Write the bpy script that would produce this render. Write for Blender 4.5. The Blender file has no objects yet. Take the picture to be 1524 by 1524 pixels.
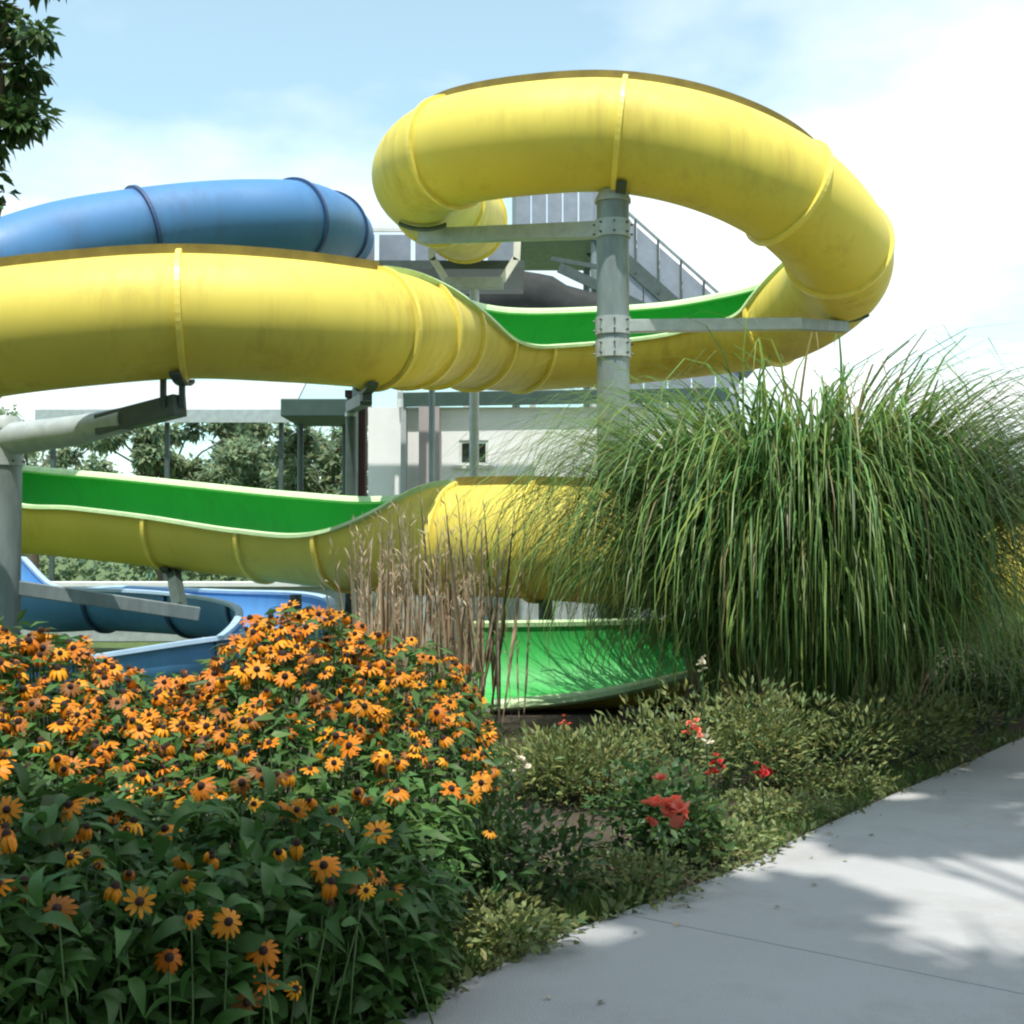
import bpy, math, random
import numpy as np
from mathutils import Vector, Matrix

random.seed(7)
rng = np.random.default_rng(11)
SC = bpy.context.scene
COL = SC.collection
R = math.radians

# ------------------------------------------------------------------ camera
CAM_H, FPX, HOR = 1.4, 1900.0, 820.0          # eye height, focal length in photo pixels, horizon row
PITCH = math.atan((HOR - 762.0) / FPX)
cam_d = bpy.data.cameras.new('camera')
cam = bpy.data.objects.new('camera', cam_d)
COL.objects.link(cam)
cam.location = (0, 0, CAM_H)
cam.rotation_euler = (math.pi / 2 + PITCH, 0, 0)
cam_d.sensor_width = 36
cam_d.angle = 2 * math.atan(762.0 / FPX)
cam_d.clip_start = 0.05
cam_d.clip_end = 3000
SC.camera = cam

# ------------------------------------------------------------------ sky and sun
SUN_EL, SUN_AZ = R(69), R(8)                 # sun behind the camera, a little to the left
to_sun = Vector((-math.sin(SUN_AZ) * math.cos(SUN_EL), -math.cos(SUN_AZ) * math.cos(SUN_EL), math.sin(SUN_EL)))
W = bpy.data.worlds.new('World')
SC.world = W
W.use_nodes = True
nt = W.node_tree
for n in list(nt.nodes):
    nt.nodes.remove(n)
wo = nt.nodes.new('ShaderNodeOutputWorld')
bg = nt.nodes.new('ShaderNodeBackground')
bg.inputs['Strength'].default_value = 0.15
sky = nt.nodes.new('ShaderNodeTexSky')
sky.sky_type = 'NISHITA'
sky.sun_disc = False
sky.sun_elevation = SUN_EL
sky.sun_rotation = math.atan2(to_sun.x, to_sun.y)
sky.air_density = 1.0
sky.dust_density = 0.7
sky.ozone_density = 0.6
tc = nt.nodes.new('ShaderNodeTexCoord')
sep = nt.nodes.new('ShaderNodeSeparateXYZ')
nt.links.new(tc.outputs['Generated'], sep.inputs[0])
den = nt.nodes.new('ShaderNodeMath'); den.operation = 'ADD'; den.inputs[1].default_value = 0.22
nt.links.new(sep.outputs['Z'], den.inputs[0])
mx = nt.nodes.new('ShaderNodeMath'); mx.operation = 'MAXIMUM'; mx.inputs[1].default_value = 0.05
nt.links.new(den.outputs[0], mx.inputs[0])
dx = nt.nodes.new('ShaderNodeMath'); dx.operation = 'DIVIDE'
dy = nt.nodes.new('ShaderNodeMath'); dy.operation = 'DIVIDE'
nt.links.new(sep.outputs['X'], dx.inputs[0]); nt.links.new(mx.outputs[0], dx.inputs[1])
nt.links.new(sep.outputs['Y'], dy.inputs[0]); nt.links.new(mx.outputs[0], dy.inputs[1])
cmb = nt.nodes.new('ShaderNodeCombineXYZ')
nt.links.new(dx.outputs[0], cmb.inputs[0]); nt.links.new(dy.outputs[0], cmb.inputs[1])
CLOUD_SHIFT = (3.4, 0.3, 1.7)
mp = nt.nodes.new('ShaderNodeMapping'); mp.inputs['Location'].default_value = CLOUD_SHIFT
nt.links.new(cmb.outputs[0], mp.inputs[0])
cn = nt.nodes.new('ShaderNodeTexNoise')
cn.inputs['Scale'].default_value = 0.85
cn.inputs['Detail'].default_value = 6
cn.inputs['Roughness'].default_value = 0.52
nt.links.new(mp.outputs[0], cn.inputs['Vector'])
cr = nt.nodes.new('ShaderNodeValToRGB')
cr.color_ramp.elements[0].position = 0.42
cr.color_ramp.elements[1].position = 0.61
cr.color_ramp.elements[0].color = (0.22, 0.22, 0.22, 1)
nt.links.new(cn.outputs['Fac'], cr.inputs[0])
mixw = nt.nodes.new('ShaderNodeMix'); mixw.data_type = 'RGBA'
mixw.inputs[7].default_value = (7.6, 7.8, 8.0, 1)
nt.links.new(cr.outputs[0], mixw.inputs[0])
tint = nt.nodes.new('ShaderNodeMix'); tint.data_type = 'RGBA'; tint.blend_type = 'MULTIPLY'
tint.inputs[0].default_value = 1.0
tint.inputs[7].default_value = (0.86, 1.30, 1.12, 1)      # the cyan cast of the photograph's sky
nt.links.new(sky.outputs[0], tint.inputs[6])
nt.links.new(tint.outputs[2], mixw.inputs[6])
nt.links.new(mixw.outputs[2], bg.inputs['Color'])
nt.links.new(bg.outputs[0], wo.inputs[0])

sun_d = bpy.data.lights.new('sun', 'SUN')
sun_d.energy = 4.6
sun_d.angle = R(0.5)
sun_d.color = (1.0, 0.95, 0.87)
sun = bpy.data.objects.new('sun', sun_d)
COL.objects.link(sun)
sun.rotation_euler = to_sun.to_track_quat('Z', 'Y').to_euler()

SC.view_settings.view_transform = 'Standard'
SC.view_settings.look = 'None'
SC.view_settings.gamma = 1
SC.view_settings.exposure = 0.35
SC.render.engine = 'CYCLES'
SC.cycles.use_denoising = True
SC.cycles.max_bounces = 5
SC.cycles.transparent_max_bounces = 4
SC.cycles.filter_width = 2.2

# ------------------------------------------------------------------ helpers
cp, sp = math.cos(PITCH), math.sin(PITCH)


def P(u, v, d):
    """world point d metres in front of the camera on the line of sight of photo pixel (u, v)"""
    a, b = (u - 762.0) / FPX, (762.0 - v) / FPX
    y, z = cp - b * sp, sp + b * cp
    k = d / y
    return Vector((a * k, d, CAM_H + z * k))


def G(u, v, z=0.0):
    """the point on level z seen at photo pixel (u, v)"""
    a, b = (u - 762.0) / FPX, (762.0 - v) / FPX
    y, zz = cp - b * sp, sp + b * cp
    k = (z - CAM_H) / zz
    return Vector((a * k, y * k, z))


def tag(o, label=None, cat=None, group=None, kind=None):
    if label: o['label'] = label
    if cat: o['category'] = cat
    if group: o['group'] = group
    if kind: o['kind'] = kind
    return o


def thing(name, label, cat, loc=(0, 0, 0), group=None):
    o = bpy.data.objects.new(name, None)
    COL.objects.link(o)
    o.location = loc
    o.empty_display_size = 0.2
    return tag(o, label, cat, group)


def world_loc(o):
    v = Vector((0, 0, 0))
    while o is not None:
        v = v + o.location
        o = o.parent
    return v


def link(name, me, mats, parent=None, world=True):
    o = bpy.data.objects.new(name, me)
    COL.objects.link(o)
    if mats is not None:
        for m in (mats if isinstance(mats, (list, tuple)) else [mats]):
            me.materials.append(m)
    if parent is not None:
        if world:
            o.location = -world_loc(parent)
        o.parent = parent
    return o


def mesh(name, v, f, mat, parent=None, smooth=False, col=None, mi=None, world=True):
    me = bpy.data.meshes.new(name)
    if isinstance(v, np.ndarray):
        v = v.reshape(-1, 3)
        f = np.asarray(f, dtype=np.int32)
        nf, k = f.shape
        me.vertices.add(len(v))
        me.vertices.foreach_set('co', v.astype(np.float32).ravel())
        me.loops.add(nf * k)
        me.polygons.add(nf)
        me.loops.foreach_set('vertex_index', f.ravel())
        me.polygons.foreach_set('loop_start', np.arange(0, nf * k, k, dtype=np.int32))
        me.polygons.foreach_set('loop_total', np.full(nf, k, dtype=np.int32))
        me.update(calc_edges=True)
    else:
        me.from_pydata([tuple(p) for p in v], [], f)
    if col is not None:
        at = me.color_attributes.new('tint', 'FLOAT_COLOR', 'POINT')
        c4 = np.ones((len(me.vertices), 4), np.float32)
        c4[:, :3] = np.asarray(col, np.float32).reshape(-1, 3)
        at.data.foreach_set('color', c4.ravel())
    if smooth:
        me.polygons.foreach_set('use_smooth', np.ones(len(me.polygons), dtype=bool))
    if mi is not None:
        me.polygons.foreach_set('material_index', np.asarray(mi, np.int32))
    return link(name, me, mat, parent, world)


class MB:
    """collects shapes for ONE mesh"""
    def __init__(s):
        s.v, s.f = [], []

    def add(s, v, f):
        n = len(s.v)
        s.v += [Vector(p) for p in v]
        s.f += [tuple(i + n for i in q) for q in f]

    def box(s, c, sx, sy, sz, M=None):
        c = Vector(c)
        v = [Vector((x * sx / 2, y * sy / 2, z * sz / 2)) for z in (-1, 1) for y in (-1, 1) for x in (-1, 1)]
        if M is not None:
            v = [M @ p for p in v]
        s.add([c + p for p in v], [(0, 2, 3, 1), (4, 5, 7, 6), (0, 1, 5, 4), (2, 6, 7, 3), (0, 4, 6, 2), (1, 3, 7, 5)])

    def beam(s, a, b, w, h, up=Vector((0, 0, 1))):
        a, b = Vector(a), Vector(b)
        t = (b - a).normalized()
        r = t.cross(up).normalized()
        u = r.cross(t)
        v = []
        for c in (a, b):
            for x, y in ((-1, -1), (1, -1), (1, 1), (-1, 1)):
                v.append(c + r * x * w / 2 + u * y * h / 2)
        s.add(v, [(0, 1, 2, 3), (7, 6, 5, 4), (0, 4, 5, 1), (1, 5, 6, 2), (2, 6, 7, 3), (3, 7, 4, 0)])

    def tube(s, pts, rad, n=12, cap=True):
        pts = [Vector(p) for p in pts]
        rad = rad if isinstance(rad, (list, tuple)) else [rad] * len(pts)
        base = len(s.v)
        t0 = (pts[1] - pts[0]).normalized()
        ref = Vector((0, 0, 1)) if abs(t0.z) < 0.9 else Vector((1, 0, 0))
        r = t0.cross(ref).normalized()
        for i, p in enumerate(pts):
            t = (pts[min(i + 1, len(pts) - 1)] - pts[max(i - 1, 0)]).normalized()
            r = (r - t * r.dot(t)).normalized()
            u = t.cross(r)
            for k in range(n):
                a = 2 * math.pi * k / n
                s.v.append(p + (r * math.cos(a) + u * math.sin(a)) * rad[i])
        for i in range(len(pts) - 1):
            for k in range(n):
                k2 = (k + 1) % n
                s.f.append((base + i * n + k, base + i * n + k2, base + (i + 1) * n + k2, base + (i + 1) * n + k))
        if cap:
            s.f.append(tuple(base + k for k in reversed(range(n))))
            s.f.append(tuple(base + (len(pts) - 1) * n + k for k in range(n)))

    def build(s, name, mat, parent=None, smooth=False, bevel=0):
        o = mesh(name, s.v, s.f, mat, parent)
        if smooth:
            o.data.shade_smooth() if hasattr(o.data, 'shade_smooth') else None
            try:
                o.data.set_sharp_from_angle(angle=R(40))
            except Exception:
                pass
        if bevel:
            m = o.modifiers.new('bevel', 'BEVEL')
            m.width = bevel
            m.segments = 2
            m.limit_method = 'ANGLE'
        return o


# ------------------------------------------------------------------ materials
def mat(name, base, rough=0.6, var=0.15, scale=3.0, metal=0.0, bump=0.0, bscale=40.0, base2=None, detail=5, streak=None, spec=0.5, coat=0.0):
    m = bpy.data.materials.new(name)
    m.use_nodes = True
    t = m.node_tree
    b = t.nodes['Principled BSDF']
    b.inputs['Roughness'].default_value = rough
    b.inputs['Metallic'].default_value = metal
    b.inputs['Specular IOR Level'].default_value = spec
    b.inputs['Coat Weight'].default_value = coat
    b.inputs['Coat Roughness'].default_value = 0.25
    c = t.nodes.new('ShaderNodeTexCoord')
    mpn = t.nodes.new('ShaderNodeMapping')
    if streak:
        mpn.inputs['Scale'].default_value = streak
    t.links.new(c.outputs['Object'], mpn.inputs[0])
    n = t.nodes.new('ShaderNodeTexNoise')
    n.inputs['Scale'].default_value = scale
    n.inputs['Detail'].default_value = detail
    n.inputs['Roughness'].default_value = 0.6
    t.links.new(mpn.outputs[0], n.inputs['Vector'])
    r = t.nodes.new('ShaderNodeValToRGB')
    e = r.color_ramp.elements
    e[0].position, e[1].position = 0.3, 0.7
    b2 = base2 if base2 else tuple(x * (1 - var) for x in base)
    hi = tuple(min(1, x * (1 + (var if not base2 else 0))) for x in base)
    e[0].color = (*b2, 1)
    e[1].color = (*hi, 1)
    t.links.new(n.outputs['Fac'], r.inputs[0])
    t.links.new(r.outputs[0], b.inputs['Base Color'])
    if bump:
        n2 = t.nodes.new('ShaderNodeTexNoise')
        n2.inputs['Scale'].default_value = bscale
        n2.inputs['Detail'].default_value = 4
        t.links.new(c.outputs['Object'], n2.inputs['Vector'])
        bp = t.nodes.new('ShaderNodeBump')
        bp.inputs['Strength'].default_value = bump
        bp.inputs['Distance'].default_value = 0.02
        t.links.new(n2.outputs['Fac'], bp.inputs['Height'])
        t.links.new(bp.outputs[0], b.inputs['Normal'])
    return m


def leaf_mat(name, base, trans=0.35, rough=0.55, tinted=True):
    m = bpy.data.materials.new(name)
    m.use_nodes = True
    t = m.node_tree
    b = t.nodes['Principled BSDF']
    out = t.nodes['Material Output']
    b.inputs['Roughness'].default_value = rough
    b.inputs['Specular IOR Level'].default_value = 0.35
    tr = t.nodes.new('ShaderNodeBsdfTranslucent')
    ms = t.nodes.new('ShaderNodeMixShader')
    ms.inputs[0].default_value = trans
    rgb = t.nodes.new('ShaderNodeRGB')
    rgb.outputs[0].default_value = (*base, 1)
    src = rgb.outputs[0]
    if tinted:
        a = t.nodes.new('ShaderNodeAttribute')
        a.attribute_name = 'tint'
        mm = t.nodes.new('ShaderNodeMix'); mm.data_type = 'RGBA'; mm.blend_type = 'MULTIPLY'
        mm.inputs[0].default_value = 1
        t.links.new(src, mm.inputs[6]); t.links.new(a.outputs['Color'], mm.inputs[7])
        src = mm.outputs[2]
    else:
        oi = t.nodes.new('ShaderNodeObjectInfo')
        hs = t.nodes.new('ShaderNodeHueSaturation')
        mr = t.nodes.new('ShaderNodeMapRange')
        mr.inputs['To Min'].default_value = 0.7; mr.inputs['To Max'].default_value = 1.25
        t.links.new(oi.outputs['Random'], mr.inputs['Value'])
        t.links.new(mr.outputs[0], hs.inputs['Value'])
        t.links.new(src, hs.inputs['Color'])
        src = hs.outputs[0]
    t.links.new(src, b.inputs['Base Color'])
    t.links.new(src, tr.inputs['Color'])
    t.links.new(b.outputs[0], ms.inputs[1]); t.links.new(tr.outputs[0], ms.inputs[2])
    t.links.new(ms.outputs[0], out.inputs[0])
    return m


M = {}
def stained(name, base, stain, rough, amount=0.55):
    m = mat(name, base, rough, 0.06, 1.1, bump=0.03, bscale=7, base2=tuple(x * 0.88 for x in base))
    t = m.node_tree
    b = t.nodes['Principled BSDF']
    src = b.inputs['Base Color'].links[0].from_socket
    c_ = t.nodes.new('ShaderNodeTexCoord')
    mp2 = t.nodes.new('ShaderNodeMapping'); mp2.inputs['Scale'].default_value = (7, 7, 0.5)
    t.links.new(c_.outputs['Object'], mp2.inputs[0])
    n1 = t.nodes.new('ShaderNodeTexNoise'); n1.inputs['Scale'].default_value = 1.0; n1.inputs['Detail'].default_value = 7; n1.inputs['Roughness'].default_value = 0.68
    t.links.new(mp2.outputs[0], n1.inputs['Vector'])
    n3 = t.nodes.new('ShaderNodeTexNoise'); n3.inputs['Scale'].default_value = 0.9; n3.inputs['Detail'].default_value = 3
    t.links.new(c_.outputs['Object'], n3.inputs['Vector'])
    mu = t.nodes.new('ShaderNodeMath'); mu.operation = 'MULTIPLY'
    t.links.new(n1.outputs['Fac'], mu.inputs[0]); t.links.new(n3.outputs['Fac'], mu.inputs[1])
    mr = t.nodes.new('ShaderNodeMapRange')
    mr.inputs['From Min'].default_value = 0.24; mr.inputs['From Max'].default_value = 0.46
    mr.inputs['To Max'].default_value = amount
    t.links.new(mu.outputs[0], mr.inputs['Value'])
    mm = t.nodes.new('ShaderNodeMix'); mm.data_type = 'RGBA'
    mm.inputs[7].default_value = (*stain, 1)
    t.links.new(mr.outputs[0], mm.inputs[0]); t.links.new(src, mm.inputs[6])
    t.links.new(mm.outputs[2], b.inputs['Base Color'])
    ra = t.nodes.new('ShaderNodeMapRange'); ra.inputs['To Min'].default_value = rough - 0.06; ra.inputs['To Max'].default_value = rough + 0.22
    t.links.new(n1.outputs['Fac'], ra.inputs['Value']); t.links.new(ra.outputs[0], b.inputs['Roughness'])
    return m


M['yellow'] = stained('yellow fibreglass', (0.76, 0.635, 0.115), (0.37, 0.25, 0.05), 0.48)
M['yellow'].node_tree.nodes['Principled BSDF'].inputs['Specular IOR Level'].default_value = 0.32
M['yellow_rim'] = mat('yellow flange', (0.84, 0.70, 0.14), 0.42, 0.1, 6)
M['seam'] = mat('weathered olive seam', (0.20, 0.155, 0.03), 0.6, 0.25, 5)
M['green'] = stained('green gelcoat lining', (0.045, 0.43, 0.085), (0.05, 0.24, 0.07), 0.38, 0.7)
M['pale_rim'] = mat('pale green lip', (0.56, 0.78, 0.42), 0.4, 0.12, 6)
M['blue'] = stained('blue fibreglass', (0.055, 0.20, 0.44), (0.05, 0.10, 0.2), 0.45)
M['blue_dark'] = mat('dark blue flange', (0.025, 0.07, 0.18), 0.5, 0.15, 6)
M['blue_in'] = stained('mid blue gelcoat', (0.10, 0.30, 0.62), (0.07, 0.15, 0.27), 0.42)
M['blue_rim'] = mat('pale blue lip', (0.36, 0.52, 0.70), 0.45, 0.1, 6)
M['white_rim'] = mat('white lip', (0.74, 0.78, 0.76), 0.45, 0.08, 6)
M['steel'] = mat('galvanised steel', (0.22, 0.27, 0.275), 0.5, 0.22, 7, metal=0.25, streak=(1, 1, 0.25))
M['steel_pale'] = mat('pale galvanised steel', (0.40, 0.45, 0.455), 0.5, 0.15, 8, metal=0.15)
M['steel_dark'] = mat('dark painted steel', (0.06, 0.085, 0.08), 0.5, 0.2, 8)
M['white_steel'] = mat('white painted steel', (0.68, 0.68, 0.64), 0.5, 0.1, 6)
M['concrete'] = stained('path concrete', (0.38, 0.385, 0.39), (0.22, 0.215, 0.205), 0.82, 0.75)
_mp = [n_ for n_ in M['concrete'].node_tree.nodes if n_.type == 'MAPPING'][-1]
_mp.inputs['Scale'].default_value = (2.2, 2.2, 2.2)
for n_ in M['concrete'].node_tree.nodes:
    if n_.type == 'BUMP': n_.inputs['Strength'].default_value = 0.3
    if n_.type == 'TEX_NOISE' and abs(n_.inputs['Scale'].default_value - 7) < 0.01: n_.inputs['Scale'].default_value = 140
M['soil'] = mat('soil', (0.075, 0.055, 0.038), 0.95, 0.35, 9, bump=0.7, bscale=50, base2=(0.035, 0.03, 0.02))
M['lawn'] = mat('grassy ground', (0.075, 0.12, 0.03), 0.9, 0.4, 5, bump=0.6, bscale=40)
M['wall_white'] = mat('white render', (0.88, 0.88, 0.87), 0.8, 0.05, 2, bump=0.05)
M['eave'] = mat('dark green fascia', (0.045, 0.085, 0.075), 0.5, 0.15, 4)
M['roof_grey'] = mat('grey sheet roof', (0.42, 0.45, 0.46), 0.5, 0.1, 3)
M['maroon'] = mat('dark maroon timber', (0.045, 0.014, 0.012), 0.6, 0.3, 6)
M['mauve'] = mat('mauve grey render', (0.40, 0.35, 0.35), 0.8, 0.08, 3)
M['glass'] = mat('dark window glass', (0.03, 0.05, 0.055), 0.12, 0.3, 2)
M['stair'] = mat('stair sheet steel', (0.27, 0.30, 0.35), 0.45, 0.12, 4, metal=0.3)
M['bark'] = mat('bark', (0.11, 0.085, 0.06), 0.9, 0.35, 8, bump=0.8, bscale=25, streak=(1, 1, 0.2))
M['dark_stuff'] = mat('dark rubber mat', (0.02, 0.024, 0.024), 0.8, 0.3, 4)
M['petal'] = leaf_mat('orange petals', (0.72, 0.245, 0.005), 0.22, 0.55, tinted=False)
_t = M['petal'].node_tree
_hs = [n_ for n_ in _t.nodes if n_.type == 'HUE_SAT'][0]
_oi = [n_ for n_ in _t.nodes if n_.type == 'OBJECT_INFO'][0]
_rp = _t.nodes.new('ShaderNodeValToRGB')
_e = _rp.color_ramp.elements
_e[0].position = 0.0; _e[0].color = (0.26, 0.10, 0.02, 1)
_e[1].position = 1.0; _e[1].color = (0.80, 0.34, 0.012, 1)
for _p, _c in ((0.05, (0.30, 0.11, 0.015)), (0.08, (0.62, 0.17, 0.004)), (0.45, (0.72, 0.235, 0.005)), (0.8, (0.74, 0.29, 0.008))):
    _x = _e.new(_p); _x.color = (*_c, 1)
_m1 = _t.nodes.new('ShaderNodeMath'); _m1.operation = 'MULTIPLY'; _m1.inputs[1].default_value = 7.31
_m2 = _t.nodes.new('ShaderNodeMath'); _m2.operation = 'FRACT'
_t.links.new(_oi.outputs['Random'], _m1.inputs[0]); _t.links.new(_m1.outputs[0], _m2.inputs[0]); _t.links.new(_m2.outputs[0], _rp.inputs[0])
_t.links.new(_rp.outputs[0], _hs.inputs['Color'])
M['cone'] = mat('dark flower cone', (0.03, 0.012, 0.008), 0.9, 0.4, 60)
M['leaf'] = leaf_mat('coneflower leaf', (0.06, 0.135, 0.03), 0.30, 0.5)
M['leaf_solo'] = leaf_mat('coneflower large leaf', (0.062, 0.145, 0.034), 0.30, 0.48, tinted=False)
M['stem'] = mat('green stem', (0.07, 0.13, 0.035), 0.6, 0.3, 20)
M['blade'] = leaf_mat('silver grass blade', (0.135, 0.228, 0.06), 0.38, 0.42)
M['straw'] = leaf_mat('dry straw', (0.58, 0.46, 0.31), 0.2, 0.7)
M['shrub'] = leaf_mat('shrub leaf', (0.19, 0.23, 0.08), 0.3, 0.5)
M['tree_leaf'] = leaf_mat('tree leaf', (0.06, 0.12, 0.035), 0.35, 0.45)
M['far_leaf_haze'] = leaf_mat('far tree leaf paled for haze', (0.25, 0.34, 0.20), 0.5, 0.5)  # haze over the distant trees is painted in as a paler leaf colour
M['coral'] = leaf_mat('coral petals', (0.85, 0.20, 0.13), 0.25, 0.5, tinted=False)
M['red'] = leaf_mat('red petals', (0.50, 0.03, 0.03), 0.25, 0.5, tinted=False)
M['cream'] = leaf_mat('cream petals', (0.75, 0.70, 0.55), 0.25, 0.5, tinted=False)

# ------------------------------------------------------------------ ground and path
g = mesh('ground', [(-600, -200, -0.012), (600, -200, -0.012), (600, 1500, -0.012), (-600, 1500, -0.012)], [(0, 1, 2, 3)], M['lawn'])
tag(g, kind='structure')

edge_px = [(620, 1524), (740, 1458), (840, 1408), (960, 1365), (1080, 1318), (1200, 1256), (1340, 1190), (1440, 1146), (1524, 1106)]
edge = [G(u, v, 0.0) for u, v in edge_px]
d0 = (edge[2] - edge[0]).normalized()
d1 = (edge[-1] - edge[-4]).normalized()
edge = [edge[0] - d0 * s for s in (9, 5, 2)] + edge + [edge[-1] + d1 * s for s in (3, 8, 16, 30)]
dn = Vector((0.8, -0.6, 0)).normalized()
def edge_at(t):
    acc = 0.0
    for a, b in zip(edge[:-1], edge[1:]):
        l = (b - a).length
        if acc + l >= t:
            return a.lerp(b, (t - acc) / l)
        acc += l
    return edge[-1]


TOT = sum((b - a).length for a, b in zip(edge[:-1], edge[1:]))
v, f = [], []
for i, p in enumerate(edge):
    q = p + dn * 5.2
    v += [(p.x + dn.x * .02, p.y + dn.y * .02, 0.028), (p.x, p.y, -0.1), (q.x, q.y, 0.028), (q.x, q.y, -0.1)]
for i in range(len(edge) - 1):
    a, b = i * 4, i * 4 + 4
    f += [(a, b, b + 2, a + 2)[::-1], (a, a + 1, b + 1, b), (a + 2, b + 2, b + 3, a + 3)]
path = mesh('path', v, f, M['soil'])
tag(path, kind='structure')
SL = 3.1
for k in range(int(TOT / SL)):
    t0_, t1_ = k * SL + 0.9 + 0.0025, min(TOT, (k + 1) * SL + 0.9 - 0.0025)
    if t0_ >= TOT - 0.1: break
    row = [edge_at(t0_ + (t1_ - t0_) * i / 8) for i in range(9)]
    for w0, w1 in ((0.0, 2.59), (2.60, 5.2)):
        v, f = [], []
        for p in row:
            a, b = p + dn * w0, p + dn * w1
            v += [(a.x, a.y, 0.05), (b.x, b.y, 0.05), (a.x, a.y, 0.0), (b.x, b.y, 0.0)]
        for i in range(8):
            a, b = i * 4, i * 4 + 4
            f += [(a, a + 1, b + 1, b), (a, b, b + 2, a + 2), (a + 1, a + 3, b + 3, b + 1)]
        f += [(0, 2, 3, 1), (32, 33, 35, 34)]
        o = mesh('slab', v, f, M['concrete'], path)
        mo_ = o.modifiers.new('bevel', 'BEVEL'); mo_.width = 0.003; mo_.segments = 2; mo_.limit_method = 'ANGLE'; mo_.angle_limit = R(50)
# planting bed: a low uneven soil surface between the path and the slides
v, f = [], []
NB = 26
for i, p in enumerate(edge):
    for j in range(NB):
        s = j / (NB - 1)
        q = p - dn * (s * 7.0 - 0.05)
        z = 0.012 + (0.05 * math.sin(min(1, s * 6) * math.pi / 2)) + random.uniform(-0.012, 0.02) * (j > 0)
        v.append((q.x, q.y, z if s < 1 else -0.02))
for i in range(len(edge) - 1):
    for j in range(NB - 1):
        a = i * NB + j
        f.append((a, a + 1, a + NB + 1, a + NB))
bed = mesh('planting_bed', v, f, M['soil'], smooth=True)
tag(bed, kind='structure')


# ------------------------------------------------------------------ slides
def catmull(pts, n=14):
    """pts: list of lists of floats -> dense samples, with the index of every control point"""
    A = [np.array(p, float) for p in pts]
    A = [2 * A[0] - A[1]] + A + [2 * A[-1] - A[-2]]
    out, idx = [], []
    for i in range(1, len(A) - 2):
        p0, p1, p2, p3 = A[i - 1], A[i], A[i + 1], A[i + 2]
        # centripetal-like knot spacing
        l0 = max(np.linalg.norm(p1[:3] - p0[:3]), 1e-3) ** 0.5
        l1 = max(np.linalg.norm(p2[:3] - p1[:3]), 1e-3) ** 0.5
        l2 = max(np.linalg.norm(p3[:3] - p2[:3]), 1e-3) ** 0.5
        t0, t1, t2, t3 = 0, l0, l0 + l1, l0 + l1 + l2
        idx.append(len(out))
        for k in range(n):
            t = t1 + (t2 - t1) * k / n
            a1 = (t1 - t) / (t1 - t0) * p0 + (t - t0) / (t1 - t0) * p1
            a2 = (t2 - t) / (t2 - t1) * p1 + (t - t1) / (t2 - t1) * p2
            a3 = (t3 - t) / (t3 - t2) * p2 + (t - t2) / (t3 - t2) * p3
            b1 = (t2 - t) / (t2 - t0) * a1 + (t - t0) / (t2 - t0) * a2
            b2 = (t3 - t) / (t3 - t1) * a2 + (t - t1) / (t3 - t1) * a3
            out.append((t2 - t) / (t2 - t1) * b1 + (t - t1) / (t2 - t1) * b2)
    idx.append(len(out))
    out.append(A[-2])
    return out, idx


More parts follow.
